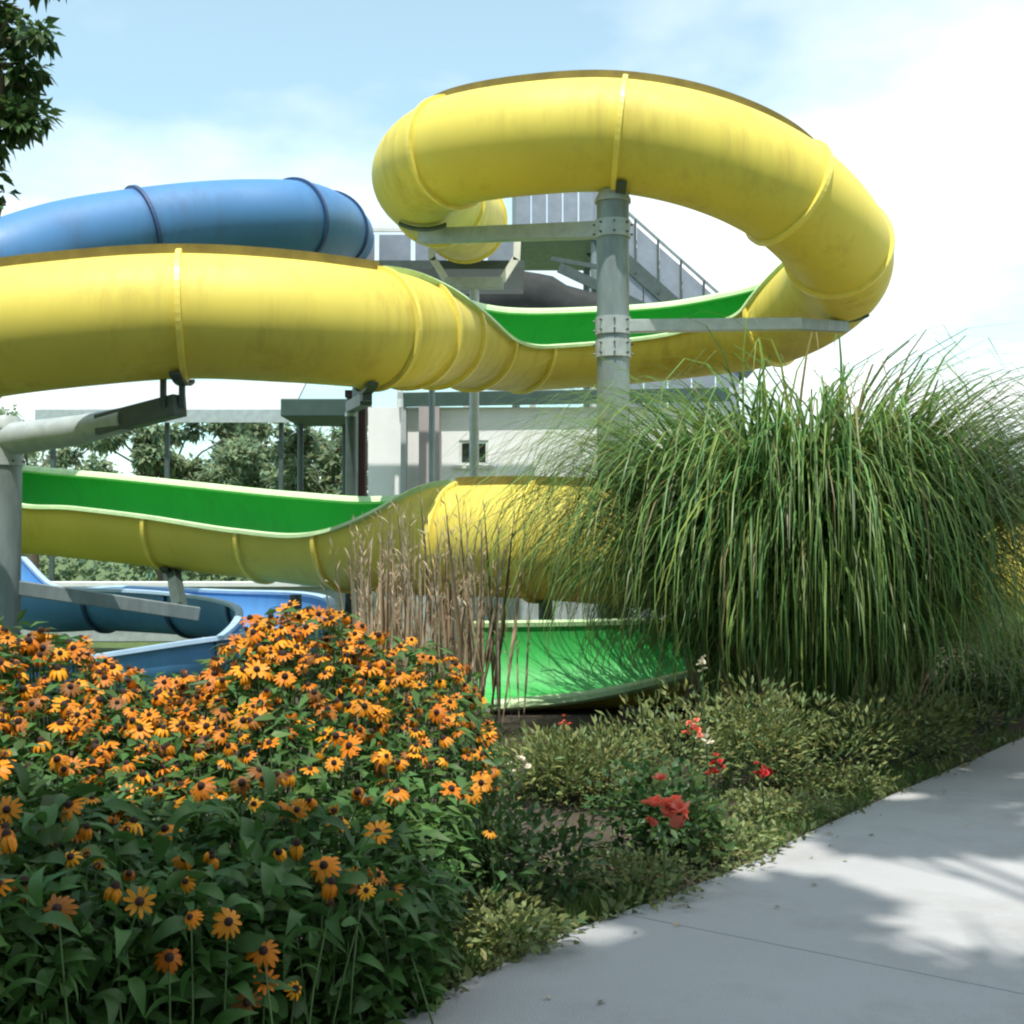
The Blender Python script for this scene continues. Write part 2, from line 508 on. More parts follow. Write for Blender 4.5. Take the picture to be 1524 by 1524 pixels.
def build_slide(root, ctrl, r, mo, mi_, mflange, mrim, mseam, nphi=44, th=0.022, tube_name='tube_section', flume_name='flume_section'):
    """ctrl: dicts with p (Vector), L, R (opening angles in degrees from the bottom), J (joint here), seam (deg or None)"""
    rows = [[c['p'].x, c['p'].y, c['p'].z, c.get('L', 180), c.get('R', 180), c.get('bank', 0)] for c in ctrl]
    S, idx = catmull(rows)
    n = len(S)
    C = [Vector(s[:3]) for s in S]
    fr = []
    for i in range(n):
        t = (C[min(i + 1, n - 1)] - C[max(i - 1, 0)]).normalized()
        rt = t.cross(Vector((0, 0, 1))).normalized()
        up = rt.cross(t)
        b = R(S[i][5])
        r2 = rt * math.cos(b) + up * math.sin(b)
        u2 = up * math.cos(b) - rt * math.sin(b)
        fr.append((t, r2, u2))

    def pt(i, phi, rad):
        t, rt, up = fr[i]
        return C[i] + rt * (math.sin(phi) * rad) - up * (math.cos(phi) * rad)

    def ang(i):
        L = min(180.0, max(30.0, S[i][3]))
        Rr = min(180.0, max(30.0, S[i][4]))
        if L > 176: L = 180
        if Rr > 176: Rr = 180
        return R(-L), R(Rr)

    joints = [k for k, c in enumerate(ctrl) if c.get('J')]
    if joints[0] != 0: joints = [0] + joints
    if joints[-1] != len(ctrl) - 1: joints.append(len(ctrl) - 1)
    for ja, jb in zip(joints[:-1], joints[1:]):
        i0, i1 = idx[ja], idx[jb]
        open_ = any(ang(i)[0] > R(-179) or ang(i)[1] < R(179) for i in range(i0, i1 + 1))
        rng_i = range(i0, i1 + 1)
        sec = None
        for inner in (0, 1):
            rad = r - th * inner
            vv, ff = [], []
            for i in rng_i:
                a0, a1 = ang(i)
                for k in range(nphi + 1):
                    vv.append(pt(i, a0 + (a1 - a0) * k / nphi, rad))
            w = nphi + 1
            for i in range(i1 - i0):
                for k in range(nphi):
                    q = (i * w + k, i * w + k + 1, (i + 1) * w + k + 1, (i + 1) * w + k)
                    ff.append(q if inner else q[::-1])
            if inner == 0:
                sec = mesh(flume_name if open_ else tube_name, vv, ff, mo, root, smooth=True)
            else:
                mesh('lining', vv, ff, mi_, sec, smooth=True)
        # joint flange at the start of the section
        a0, a1 = ang(i0)
        t = fr[i0][0]
        vv, ff = [], []
        ro, wd = r + 0.042, 0.030
        nk = nphi + 8
        for k in range(nk + 1):
            ph = a0 + (a1 - a0) * k / nk
            for (dr, dt) in ((-0.01, -wd), (0.042, -wd * 0.8), (0.042, wd * 0.8), (-0.01, wd)):
                vv.append(pt(i0, ph, r + dr) + t * dt)
        for k in range(nk):
            for q in range(3):
                a = k * 4 + q
                ff.append((a, a + 1, a + 5, a + 4))
        mesh('joint_flange', vv, ff, mflange, sec, smooth=False)
        # bolts on the flange are too small to see; the lip along cut edges is not
        for side in (0, 1):
            run = []
            for i in rng_i:
                a = ang(i)[side]
                if abs(a) < R(179):
                    run.append(i)
            if len(run) > 1:
                vv, ff = [], []
                sg = -1 if side == 0 else 1
                for i in run:
                    a = ang(i)[side]
                    tt, rt, up = fr[i]
                    c0 = pt(i, a, r)
                    outw = (rt * math.sin(a) - up * math.cos(a))
                    tang = (rt * math.cos(a) + up * math.sin(a)) * sg
                    for (x, y) in ((-0.035, -0.01), (0.055, -0.01), (0.055, 0.028), (0.012, 0.040), (-0.035, 0.028)):
                        vv.append(c0 + outw * x + tang * y)
                m5 = 5
                for i in range(len(run) - 1):
                    for k in range(m5):
                        k2 = (k + 1) % m5
                        q = (i * m5 + k, i * m5 + k2, (i + 1) * m5 + k2, (i + 1) * m5 + k)
                        ff.append(q if side == 0 else q[::-1])
                ff.append(tuple(range(m5))); ff.append(tuple(range((len(run) - 1) * m5, len(run) * m5)))
                mesh('rim', vv, ff, mrim, sec, smooth=False)
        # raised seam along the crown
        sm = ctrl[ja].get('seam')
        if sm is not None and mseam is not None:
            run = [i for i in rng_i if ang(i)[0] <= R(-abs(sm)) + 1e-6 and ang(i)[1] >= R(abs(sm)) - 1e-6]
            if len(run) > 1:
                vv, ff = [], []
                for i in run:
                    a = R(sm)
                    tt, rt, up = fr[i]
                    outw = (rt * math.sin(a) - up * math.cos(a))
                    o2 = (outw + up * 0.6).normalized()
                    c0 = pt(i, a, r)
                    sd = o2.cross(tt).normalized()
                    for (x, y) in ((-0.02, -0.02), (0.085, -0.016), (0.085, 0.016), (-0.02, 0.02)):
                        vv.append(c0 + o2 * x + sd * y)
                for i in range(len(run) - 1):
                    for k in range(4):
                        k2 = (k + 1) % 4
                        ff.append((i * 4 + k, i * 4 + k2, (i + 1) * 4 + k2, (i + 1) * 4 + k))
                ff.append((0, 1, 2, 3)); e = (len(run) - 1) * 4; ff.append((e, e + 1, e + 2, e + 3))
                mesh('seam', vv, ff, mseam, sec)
    return S, idx


def c(u, v, d, **k):
    k['p'] = P(u, v, d)
    return k


def cw(x, y, z, **k):
    k['p'] = Vector((x, y, z))
    return k


RT = 0.575
ys = thing('yellow_water_slide', 'yellow tube water slide looping above the flower beds with green lined open stretches', 'water slide', (0.8, 15, 0))
yc = [
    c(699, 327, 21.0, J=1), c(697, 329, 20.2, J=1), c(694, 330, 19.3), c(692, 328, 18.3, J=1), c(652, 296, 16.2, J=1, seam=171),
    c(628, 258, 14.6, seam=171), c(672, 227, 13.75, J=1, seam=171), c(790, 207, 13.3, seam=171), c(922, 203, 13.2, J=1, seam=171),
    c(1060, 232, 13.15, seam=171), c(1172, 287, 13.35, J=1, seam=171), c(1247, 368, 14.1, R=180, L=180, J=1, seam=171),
    c(1232, 430, 15.6, L=150, R=180), c(1150, 478, 16.8, L=100, R=165, J=1), c(1020, 500, 17.3, L=86, R=150),
    c(890, 512, 17.2, L=83, R=150, J=1), c(775, 516, 16.6, L=83, R=150, J=1), c(700, 508, 15.4, L=86, R=158, J=1),
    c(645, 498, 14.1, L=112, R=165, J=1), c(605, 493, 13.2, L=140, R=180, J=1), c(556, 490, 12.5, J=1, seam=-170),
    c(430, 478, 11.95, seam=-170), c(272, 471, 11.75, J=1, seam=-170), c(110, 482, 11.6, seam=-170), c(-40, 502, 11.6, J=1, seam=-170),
    cw(-6.2, 11.9, 3.1, J=1), cw(-7.7, 13.0, 2.75), cw(-8.1, 14.4, 2.4, J=1), cw(-7.5, 15.5, 2.1, L=150, R=150),
    c(42, 754, 15.7, L=142, R=93, J=1), c(150, 764, 15.5, L=140, R=93), c(258, 775, 15.2, L=138, R=92, J=1), c(400, 790, 14.7, L=136, R=88, J=1),
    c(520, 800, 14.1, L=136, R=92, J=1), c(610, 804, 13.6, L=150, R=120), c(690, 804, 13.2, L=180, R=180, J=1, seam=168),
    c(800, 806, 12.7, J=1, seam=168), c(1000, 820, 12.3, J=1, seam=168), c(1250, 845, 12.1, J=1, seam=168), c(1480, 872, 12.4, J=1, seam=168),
    c(1700, 890, 13.5, J=1), c(1850, 900, 15.5, J=1), c(1800, 900, 18, J=1),
]
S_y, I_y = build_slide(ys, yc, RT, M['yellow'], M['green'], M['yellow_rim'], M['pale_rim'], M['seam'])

bs = thing('blue_water_slide', 'blue tube water slide arching behind the yellow tube at upper left', 'water slide', (-4, 18, 0))
bc = [
    cw(-9.5, 14.6, 3.6, J=1), cw(-8.0, 15.0, 4.25), c(-20, 405, 15.2, J=1), c(95, 368, 15.8), c(210, 346, 16.4, J=1),
    c(330, 332, 17.0), c(438, 330, 17.6, J=1), c(490, 343, 19.2, J=1), c(503, 350, 20.8), c(508, 352, 21.8, J=1),
]
build_slide(bs, bc, 0.56, M['blue'], M['blue'], M['blue_dark'], M['white_rim'], None)

bf = thing('blue_open_flume', 'blue open flume curving low behind the orange flowers', 'water slide', (-4, 15, 0))
bfc = [
    cw(-7.6, 18.4, 1.35, L=95, R=95, J=1), c(40, 880, 18.0, L=95, R=95, J=1), c(160, 882, 17.6, L=95, R=95, J=1), c(290, 888, 17.0, L=95, R=95, J=1),
    c(400, 898, 15.9, L=100, R=90, J=1), c(425, 915, 14.6, L=100, R=85), c(380, 945, 13.4, L=100, R=80, J=1), c(290, 962, 12.7, L=100, R=78, J=1),
    c(150, 985, 12.4, L=98, R=78, J=1), c(-60, 1010, 12.4, L=98, R=78, J=1),
]
build_slide(bf, bfc, 0.52, M['blue_in'], M['blue_in'], M['blue_dark'], M['blue_rim'], None)

# green run-out trough
ro = thing('run_out_trough', 'bright green run-out trough with pale lip on the ground left of the tall grass', 'trough', (0.5, 10, 0))
roc = [c(722, 952, 10.7, L=98, R=33, J=1), c(850, 950, 10.85, L=98, R=42), c(1000, 946, 11.0, L=98, R=62, J=1), c(1150, 940, 11.2, L=98, R=80, J=1), c(1300, 932, 11.4, L=98, R=80, J=1)]
build_slide(ro, roc, 0.60, M['yellow'], M['green'], M['white_rim'], M['pale_rim'], None, nphi=24)
mb = MB()
for u in (760, 940, 1120):
    q = P(u, 950, 10.9)
    mb.box((q.x, q.y + 0.05, 0.05), 0.22, 0.9, 0.12)
mb.build('footing', M['concrete'], ro)

# ------------------------------------------------------------------ supports
def column(name, label, u, d, ytop, rad, arms=(), group=None, ytop_cap=True, mat_=None, collars=()):
    top = P(u, ytop, d)
    root = thing(name, label, 'column', (top.x, d, 0), group)
    m = MB()
    m.tube([(top.x, d, -0.05), (top.x, d, top.z)], rad, 24)
    m.build('pole', mat_ or M['steel'], root, smooth=True)
    if ytop_cap:
        m = MB()
        m.tube([(top.x, d, top.z), (top.x, d, top.z + 0.03), (top.x, d, top.z + 0.14)], [rad * 1.12, rad * 1.12, rad * 0.8], 24)
        m.build('cap', M['steel_pale'], root, smooth=True)
    m = MB()
    m.box((top.x, d, 0.02), rad * 3.4, rad * 3.4, 0.05)
    for a in range(4):
        m.tube([(top.x + rad * 1.3 * (1 if a & 1 else -1), d + rad * 1.3 * (1 if a & 2 else -1), 0.04), (top.x + rad * 1.3 * (1 if a & 1 else -1), d + rad * 1.3 * (1 if a & 2 else -1), 0.10)], 0.03, 6)
    m.build('base_plate', M['steel'], root)
    for y in collars:
        q = P(u, y, d)
        m = MB()
        m.tube([(top.x, d, q.z - 0.09), (top.x, d, q.z + 0.09)], rad * 1.1, 24)
        col_ = m.build('collar', M['steel_pale'], root, smooth=True)
        m = MB()
        for k in range(8):
            a = 2 * math.pi * k / 8
            for dz in (-0.05, 0.05):
                x, y = top.x + math.cos(a) * rad * 1.1, d + math.sin(a) * rad * 1.1
                m.tube([(x, y, q.z + dz), (x + math.cos(a) * 0.022, y + math.sin(a) * 0.022, q.z + dz)], 0.011, 6)
        m.build('bolts', M['steel_dark'], col_)['kind'] = 'stuff'
    for a in arms:
        m = MB()
        m.beam(a[0], a[1], a[2], a[3])
        m.build('arm', a[4] if len(a) > 4 else M['steel_pale'], root, bevel=0.008)
    return root


def cradle(root, cpt, tdir, r, drop, m_=None):
    """two side straps and a saddle bar under a tube at centre cpt"""
    t = Vector((tdir[0], tdir[1], 0)).normalized()
    s = Vector((t.y, -t.x, 0))
    m = MB()
    n = 12
    pts = []
    for k in range(n + 1):
        a = R(-26 + 52 * k / n)
        pts.append(cpt + s * (math.sin(a) * (r + 0.05)) - Vector((0, 0, 1)) * (math.cos(a) * (r + 0.05)))
    for k in range(n):
        m.beam(pts[k], pts[k + 1], 0.10, 0.03, up=(cpt - (pts[k] + pts[k + 1]) / 2).normalized())
    m.build('saddle', m_ or M['steel'], root)
    m = MB()
    m.beam(cpt - Vector((0, 0, r + 0.03)), cpt - Vector((0, 0, r + 0.03 + drop)), 0.09, 0.09, up=s)
    m.build('hanger', m_ or M['steel_dark'], root)


def tube_at(u, S=None):
    """nearest slide sample whose projection has column u, among the given index range"""
    return None


mc = column('support_column', 'tall grey steel column in front of the loop carrying two arms', 912, 13.25, 302, 0.17,
            arms=[(P(900, 342, 13.3), P(628, 352, 15.2), 0.14, 0.17), (P(925, 486, 13.2), P(1188, 482, 14.2), 0.14, 0.13)], collars=(342, 486, 520))
cradle(mc, yc[8]['p'], (1, 0), RT, 0.02, M['steel_dark'])
cradle(mc, yc[5]['p'] + Vector((0, 0.1, 0)), (0.1, -1), RT, 0.02, M['steel_dark'])
cradle(mc, yc[12]['p'] + Vector((0.05, -0.6, 0.12)), (0, 1), RT, 0.06, M['steel_dark'])
m = MB(); q = yc[12]['p'] + Vector((0.05, -0.6, 0.12 - RT - 0.12)); m.beam(P(1180, 482, 14.2), q, 0.12, 0.12)
m.build('bracket', M['steel'], mc)

# start platform where both tubes begin
pz = P(697, 329, 20.4).z - RT - 0.12
sp_ = thing('start_platform', 'dark raised start platform behind the loop where the tubes begin', 'platform', (-1.6, 21.4, 0))
m = MB(); m.box((-1.75, 21.45, pz), 3.9, 2.0, 0.14); m.build('deck', M['steel_dark'], sp_)
for x in (-2.74, -1.40):
    for y in (22.25,):
        m = MB(); m.tube([(x, y, -0.02), (x, y, pz - 0.07)], 0.055, 10); m.build('post', M['steel'], sp_, smooth=True)
for k in range(6):
    m = MB(); m.box((-3.35 + k * 0.64, 22.42, pz + 0.55), 0.56, 0.03, 0.85); m.build('panel', M['stair'], sp_)
m = MB(); m.beam((-3.7, 22.42, pz + 1.06), (0.2, 22.42, pz + 1.06), 0.06, 0.06); m.build('handrail', M['white_steel'], sp_)

# Y post under the entry tube
q = P(706, 328, 18.3)
yp = thing('cradle_post', 'pale post with a forked cradle under the entry tube behind the loop', 'support', (q.x, 18.3, 0))
m = MB(); m.tube([(q.x, 18.3, -0.05), (q.x, 18.3, q.z - RT - 0.42)], 0.07, 16); m.build('pole', M['steel_pale'], yp, smooth=True)
m = MB()
m.beam((q.x - 0.42, 18.3, q.z - RT - 0.34), (q.x + 0.42, 18.3, q.z - RT - 0.34), 0.14, 0.16)
m.build('crossbar', M['steel_pale'], yp, bevel=0.01)
for sx in (-1, 1):
    m = MB(); m.beam((q.x + sx * 0.40, 18.3, q.z - RT - 0.30), (q.x + sx * 0.60, 18.3, q.z - RT + 0.02), 0.10, 0.08, up=Vector((0, 1, 0)))
    m.beam((q.x + sx * 0.61, 18.3, q.z - RT - 0.01), (q.x + sx * 0.63, 18.3, q.z - 0.10), 0.10, 0.08, up=Vector((0, 1, 0)))
    m.build('fork', M['white_steel'], yp)

# left column with the big arm under the front tube
lc = column('support_column', 'grey steel column at the left edge with a big arm up to the yellow tube', 8, 13.2, 640, 0.17,
            collars=(680,), ytop_cap=True)
m = MB()
m.tube([P(5, 655, 13.2), P(120, 640, 12.7), P(190, 624, 12.2)], [0.17, 0.15, 0.12], 18)
m.build('arm', M['steel_pale'], lc, smooth=True)
m = MB()
m.beam(P(150, 633, 12.4), P(268, 603, 11.75), 0.16, 0.20)
m.build('arm_tip', M['steel_dark'], lc, bevel=0.01)
m = MB()
for u in (243, 271):
    m.beam(P(u, 606, 11.75), P(u, 560, 11.75), 0.05, 0.05, up=Vector((0, 1, 0)))
m.build('hanger', M['steel_dark'], lc)
cradle(lc, yc[22]['p'], (-1, 0), RT, 0.02, M['steel_dark'])
m = MB(); m.beam(P(8, 872, 13.2), P(296, 914, 13.9), 0.14, 0.15); m.build('lower_arm', M['steel'], lc, bevel=0.01)
m = MB(); m.beam(P(268, 906, 13.9), yc[31]['p'] - Vector((0, 0, RT)), 0.12, 0.12, up=Vector((0, 1, 0))); m.build('upstand', M['steel_dark'], lc)
cradle(lc, yc[31]['p'], (1, -0.15), RT, 0.05, M['steel_dark'])

# a column under the S bend
q = P(540, 560, 12.7)
sc_ = column('support_column', 'dark steel bracket post under the bend of the front yellow tube', 522, 14.9, 620, 0.06, mat_=M['steel_dark'])
m = MB(); m.beam(P(522, 606, 14.9), P(545, 594, 12.7), 0.12, 0.12); m.build('arm', M['steel_dark'], sc_)
cradle(sc_, P(545, 490, 12.45), (-1, -0.4), RT, 0.1, M['steel_dark'])
# short posts under the low tube
for lab, u, vv_, d in (('short dark post under the low yellow flume beside the blue flume', 440, 885, 14.5), ('short dark post under the low yellow tube behind the dry reeds', 655, 890, 13.4), ('short steel post under the low yellow tube above the green trough', 812, 888, 12.7)):
    column('short_post', lab, u, d, vv_, 0.07, mat_=M['steel_dark'], ytop_cap=False, group='short posts under the low tube')

# ------------------------------------------------------------------ stair tower behind the loop
st = thing('stair_tower', 'grey steel stair tower with a flight sloping down behind the loop', 'stair tower', (2.5, 28.6, 0))
DY = 28.6
a_, b_ = P(880, 268, DY), P(1118, 480, DY)       # handrail line
sl = (b_ - a_)
for dy_ in (0.0, 1.5):
    m = MB(); off = Vector((0, dy_, 0))
    m.beam(a_ + off, b_ + off, 0.06, 0.06); m.build('handrail', M['steel'], st)
    m = MB(); m.beam(a_ + off + Vector((0, 0, -1.15)), b_ + off + Vector((0, 0, -1.15)), 0.08, 0.32); m.build('stringer', M['steel_dark'], st)
    for k in range(7):
        p0 = a_ + sl * (k / 7.0) + off; p1 = a_ + sl * ((k + 0.93) / 7.0) + off
        vv = [p0 + Vector((0, 0, -0.14)), p1 + Vector((0, 0, -0.14)), p1 + Vector((0, 0, -1.0)), p0 + Vector((0, 0, -1.0))]
        vv += [x + Vector((0, 0.03, 0)) for x in vv]
        mesh('panel', vv, [(3, 2, 1, 0), (4, 5, 6, 7), (0, 1, 5, 4), (1, 2, 6, 5), (2, 3, 7, 6), (3, 0, 4, 7)], M['stair'], st)
        m = MB(); m.beam(p0 + Vector((-0.04, -0.03, 0.02)), p0 + Vector((-0.04, -0.03, -1.2)), 0.05, 0.05, up=Vector((0, 1, 0))); m.build('baluster', M['steel_dark'], st)
nst = 15
for k in range(nst):
    p = a_ + sl * ((k + 0.5) / nst) + Vector((0, 0.75, -1.12))
    m = MB(); m.box(p, 0.30, 1.4, 0.05); m.build('tread', M['steel'], st)
# lower flight going the other way, underneath
a2, b2 = P(960, 470, DY - 0.2), P(760, 372, DY - 0.2)
m = MB(); m.beam(P(832, 398, DY - .2), P(975, 466, DY - .2), 0.08, 0.22); m.build('stringer', M['steel_dark'], st)
m = MB(); m.beam(P(820, 385, DY - .2), P(905, 400, DY - .2), 0.06, 0.10); m.build('handrail', M['steel_dark'], st)
# platform with sheet sides at the top of the flight
pl0, pl1 = P(768, 300, DY), P(885, 300, DY)
m = MB(); m.box(((pl0.x + pl1.x) / 2, DY + 1.6, pl0.z - 0.75), pl1.x - pl0.x + 1.2, 3.4, 0.18); m.build('platform', M['steel'], st)
npn = 5
for k in range(npn):
    x0 = pl0.x + (pl1.x - pl0.x) * k / npn; x1 = pl0.x + (pl1.x - pl0.x) * (k + 0.92) / npn
    m = MB(); m.box(((x0 + x1) / 2, DY - 0.06, pl0.z - 0.05), x1 - x0, 0.03, 1.15); m.build('panel', M['stair'], st)
for x in (pl0.x, pl1.x):
    for y in (DY + 0.1, DY + 3.1):
        m = MB(); m.tube([(x, y, 0), (x, y, pl0.z + 1.0)], 0.09, 12); m.build('post', M['steel'], st, smooth=True)
for k in range(3):
    m = MB(); z = 1.6 + k * 1.7
    m.beam((pl0.x, DY + 0.1, z), (pl1.x, DY + 0.1, z + 1.2 * (-1) ** k), 0.06, 0.06); m.build('brace', M['steel_dark'], st)
# sheet apron of the flight: the underside landing seen as a grey mass
for k in range(5):
    s0, s1 = 0.18 + k * 0.15, 0.18 + (k + 0.95) * 0.15
    p0 = a_ + sl * s0 + Vector((0, 0.02, -1.34)); p1 = a_ + sl * s1 + Vector((0, 0.02, -1.34))
    h = 3.1 - 0.42 * k
    vv = [p0, p1, p1 + Vector((0, 0, -h)), p0 + Vector((0, 0, -h))]
    vv += [x + Vector((0, 0.03, 0)) for x in vv]
    mesh('apron_panel', vv, [(3, 2, 1, 0), (4, 5, 6, 7), (0, 1, 5, 4), (1, 2, 6, 5), (2, 3, 7, 6), (3, 0, 4, 7)], M['stair'], st)

# ------------------------------------------------------------------ white building
BD = 24.0
bl = thing('white_building', 'low white building with dark fascia and small window behind the slides', 'building', (0, BD, 0))
xl, xr = P(548, 600, BD).x, P(1085, 600, BD).x
zt = P(700, 606, BD).z
wy0 = P(0, 692, BD).z; wy1 = P(0, 655, BD).z
wx0, wx1 = P(684, 0, BD).x, P(727, 0, BD).x
m = MB()
m.box(((xl + wx0) / 2, BD + 0.1, zt / 2), wx0 - xl, 0.2, zt)
m.box(((xr + wx1) / 2, BD + 0.1, zt / 2), xr - wx1, 0.2, zt)
m.box(((wx0 + wx1) / 2, BD + 0.1, wy0 / 2), wx1 - wx0, 0.2, wy0)
m.box(((wx0 + wx1) / 2, BD + 0.1, (zt + wy1) / 2), wx1 - wx0, 0.2, zt - wy1)
m.box((xl + 0.1, BD + 1.75, zt / 2), 0.2, 3.0, zt)
m.box((xr - 0.1, BD + 1.75, zt / 2), 0.2, 3.0, zt)
m.build('wall', M['wall_white'], bl)
wn = MB()
wn.box(((wx0 + wx1) / 2, BD + 0.06, wy1 - 0.02), wx1 - wx0, 0.08, 0.05)
wn.box(((wx0 + wx1) / 2, BD + 0.06, wy0 + 0.02), wx1 - wx0, 0.08, 0.05)
for x in (wx0 + 0.025, (wx0 + wx1) / 2 + 0.03, wx1 - 0.025):
    wn.box((x, BD + 0.05, (wy0 + wy1) / 2), 0.05, 0.08, wy1 - wy0 - 0.12)
wf = wn.build('window', M['white_steel'], bl)
for x0, x1 in ((wx0 + 0.05, (wx0 + wx1) / 2), ((wx0 + wx1) / 2 + 0.06, wx1 - 0.05)):
    m = MB(); m.box(((x0 + x1) / 2, BD + 0.12, (wy0 + wy1) / 2), x1 - x0, 0.01, wy1 - wy0 - 0.1); m.build('pane', M['glass'], wf)
m = MB(); m.box(((wx0 + wx1) / 2, BD - 0.03, wy0 - 0.04), wx1 - wx0 + 0.2, 0.1, 0.06); m.build('sill', M['white_steel'], wf)
f0, f1 = P(600, 603, BD - 0.15), P(1085, 585, BD - 0.15)
m = MB(); m.beam((f0.x, BD - 0.15, zt + 0.12), (f1.x, BD - 0.15, zt + 0.22), 0.05, 0.26); m.build('fascia', M['eave'], bl)
vv = [(f0.x - .1, BD - 0.17, zt + 0.26), (xr + 0.3, BD - 0.17, zt + 0.36), (xr + 0.3, BD + 3.4, zt + 0.7), (f0.x - .1, BD + 3.4, zt + 0.7)]
vv += [(x, y, z - 0.12) for x, y, z in vv]
mesh('roof', vv, [(0, 1, 2, 3), (7, 6, 5, 4), (0, 4, 5, 1), (1, 5, 6, 2), (2, 6, 7, 3), (3, 7, 4, 0)], M['roof_grey'], bl)
q0, q1 = P(626, 0, BD).x, P(656, 0, BD).x
m = MB(); m.box(((q0 + q1) / 2, BD - 0.12, zt / 2), q1 - q0, 0.22, zt - 0.02); m.build('pilaster', M['mauve'], bl)
q0 = P(603, 0, BD).x
m = MB(); m.box((q0, BD - 0.08, zt / 2), 0.10, 0.14, zt - 0.02); m.build('downpipe', M['roof_grey'], bl)
# maroon post standing before its left corner
pm = P(533, 600, 22.5)
mp_ = thing('porch_post', 'dark maroon timber post left of the white building', 'post', (pm.x, 22.5, 0))
m = MB(); m.box((pm.x, 22.5, 2.05), 0.30, 0.30, 4.1); m.build('shaft', M['maroon'], mp_, bevel=0.02)
m = MB(); m.box((pm.x, 22.5, 4.16), 0.42, 0.42, 0.12); m.build('capital', M['maroon'], mp_)
# green fascia canopy left of it
ca = thing('porch_canopy', 'dark green flat canopy left of the maroon post', 'canopy', (P(480, 0, 24.5).x, 24.5, 0))
x0, x1 = P(425, 0, 24.5).x, P(548, 0, 24.5).x
z0 = P(0, 622, 24.5).z
m = MB(); m.box(((x0 + x1) / 2, 25.2, z0 + 0.17), x1 - x0, 2.0, 0.34); m.build('slab', M['eave'], ca, bevel=0.02)
for x in (x0 + 0.1, x1 - 0.6):
    m = MB(); m.tube([(x, 25.9, 0), (x, 25.9, z0)], 0.06, 10); m.build('post', M['steel_dark'], ca, smooth=True)
# far pavilion with a pale grey roof
pv = thing('grey_pavilion', 'long pavilion with pale grey roof far behind the lower left slides', 'pavilion', (-8, 30, 0))
x0, x1 = P(70, 0, 30).x, P(442, 0, 30).x
zb, zr = P(0, 614, 30).z, P(0, 578, 33).z + 0.25
vv = [(x0, 29.6, zb), (x1, 29.6, zb), (x1 - 0.3, 33.5, zr), (x0 + 0.3, 33.5, zr)]
vv += [(x, y, z - 0.1) for x, y, z in vv]
mesh('roof', vv, [(0, 1, 2, 3), (7, 6, 5, 4), (0, 4, 5, 1), (1, 5, 6, 2), (2, 6, 7, 3), (3, 7, 4, 0)], M['roof_grey'], pv)
m = MB(); m.box(((x0 + x1) / 2, 29.56, zb - 0.13), x1 - x0, 0.06, 0.3); m.build('fascia', M['steel_pale'], pv)
for k in range(3):
    x = x0 + 0.3 + (x1 - x0 - 0.6) * k / 2
    m = MB(); m.box((x, 29.9, (zb - 0.1) / 2), 0.10, 0.10, zb - 0.1); m.build('post', M['steel_dark'], pv)
# low pale wall along the pool deck, seen below the tubes
lw = thing('deck_wall', 'low pale concrete deck wall seen under the slides', 'wall', (0, 20, 0))
m = MB(); m.box((-2.5, 20.0, 0.42), 16, 0.3, 0.84); m.build('wall', M['steel_pale'], lw)
m = MB(); m.box((-2.5, 20.0, 0.88), 16.1, 0.42, 0.08); m.build('coping', M['white_rim'], lw, bevel=0.01)

# dark stuff seen above the upper flume: dark awning with white struts
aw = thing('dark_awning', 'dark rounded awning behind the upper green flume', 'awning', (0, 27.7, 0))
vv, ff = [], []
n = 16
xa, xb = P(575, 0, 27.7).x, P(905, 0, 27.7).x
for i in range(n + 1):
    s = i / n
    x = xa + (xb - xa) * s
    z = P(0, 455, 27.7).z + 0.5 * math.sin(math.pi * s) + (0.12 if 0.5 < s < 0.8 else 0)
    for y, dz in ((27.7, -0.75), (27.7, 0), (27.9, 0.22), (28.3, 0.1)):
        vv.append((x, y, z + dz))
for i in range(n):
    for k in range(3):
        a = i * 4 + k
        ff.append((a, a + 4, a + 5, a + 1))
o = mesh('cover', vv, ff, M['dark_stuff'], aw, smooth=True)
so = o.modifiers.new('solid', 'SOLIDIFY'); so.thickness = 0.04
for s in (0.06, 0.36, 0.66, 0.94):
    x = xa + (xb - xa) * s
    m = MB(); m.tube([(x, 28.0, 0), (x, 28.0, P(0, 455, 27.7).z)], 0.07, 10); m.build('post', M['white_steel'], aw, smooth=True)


# ------------------------------------------------------------------ foliage machinery
def leaves(pos, nrm_dir, length, width, droop=0.3, curl=0.0):
    """fold-along-the-midrib leaf: base, two shoulders, mid, tip = 6 verts, 4 quads/tris (as quads). All numpy.
    pos (n,3) base; nrm_dir (n,3) pointing direction."""
    n = len(pos)
    d = nrm_dir / np.linalg.norm(nrm_dir, axis=1, keepdims=True)
    up = np.tile(np.array([[0, 0, 1.0]]), (n, 1)) + rng.normal(0, 0.45, (n, 3))
    s = np.cross(d, up)
    s /= np.linalg.norm(s, axis=1, keepdims=True) + 1e-9
    nn = np.cross(s, d)
    L = length[:, None]; Wd = width[:, None]
    p0 = pos
    mid = pos + d * L * 0.45 - nn * L * 0.02
    tip = pos + d * L - np.array([[0, 0, 1.0]]) * L * droop
    l = pos + d * L * 0.42 + s * Wd * 0.5 + nn * Wd * 0.18 - np.array([[0, 0, 1.0]]) * L * droop * 0.2
    r = pos + d * L * 0.42 - s * Wd * 0.5 + nn * Wd * 0.18 - np.array([[0, 0, 1.0]]) * L * droop * 0.2
    V = np.stack([p0, l, tip, r, mid], 1).reshape(-1, 3)
    b = (np.arange(n) * 5)[:, None]
    F = np.concatenate([b + np.array([[0, 4, 1]]), b + np.array([[1, 4, 2]]), b + np.array([[0, 3, 4]]), b + np.array([[3, 2, 4]])], 0)
    return V, F


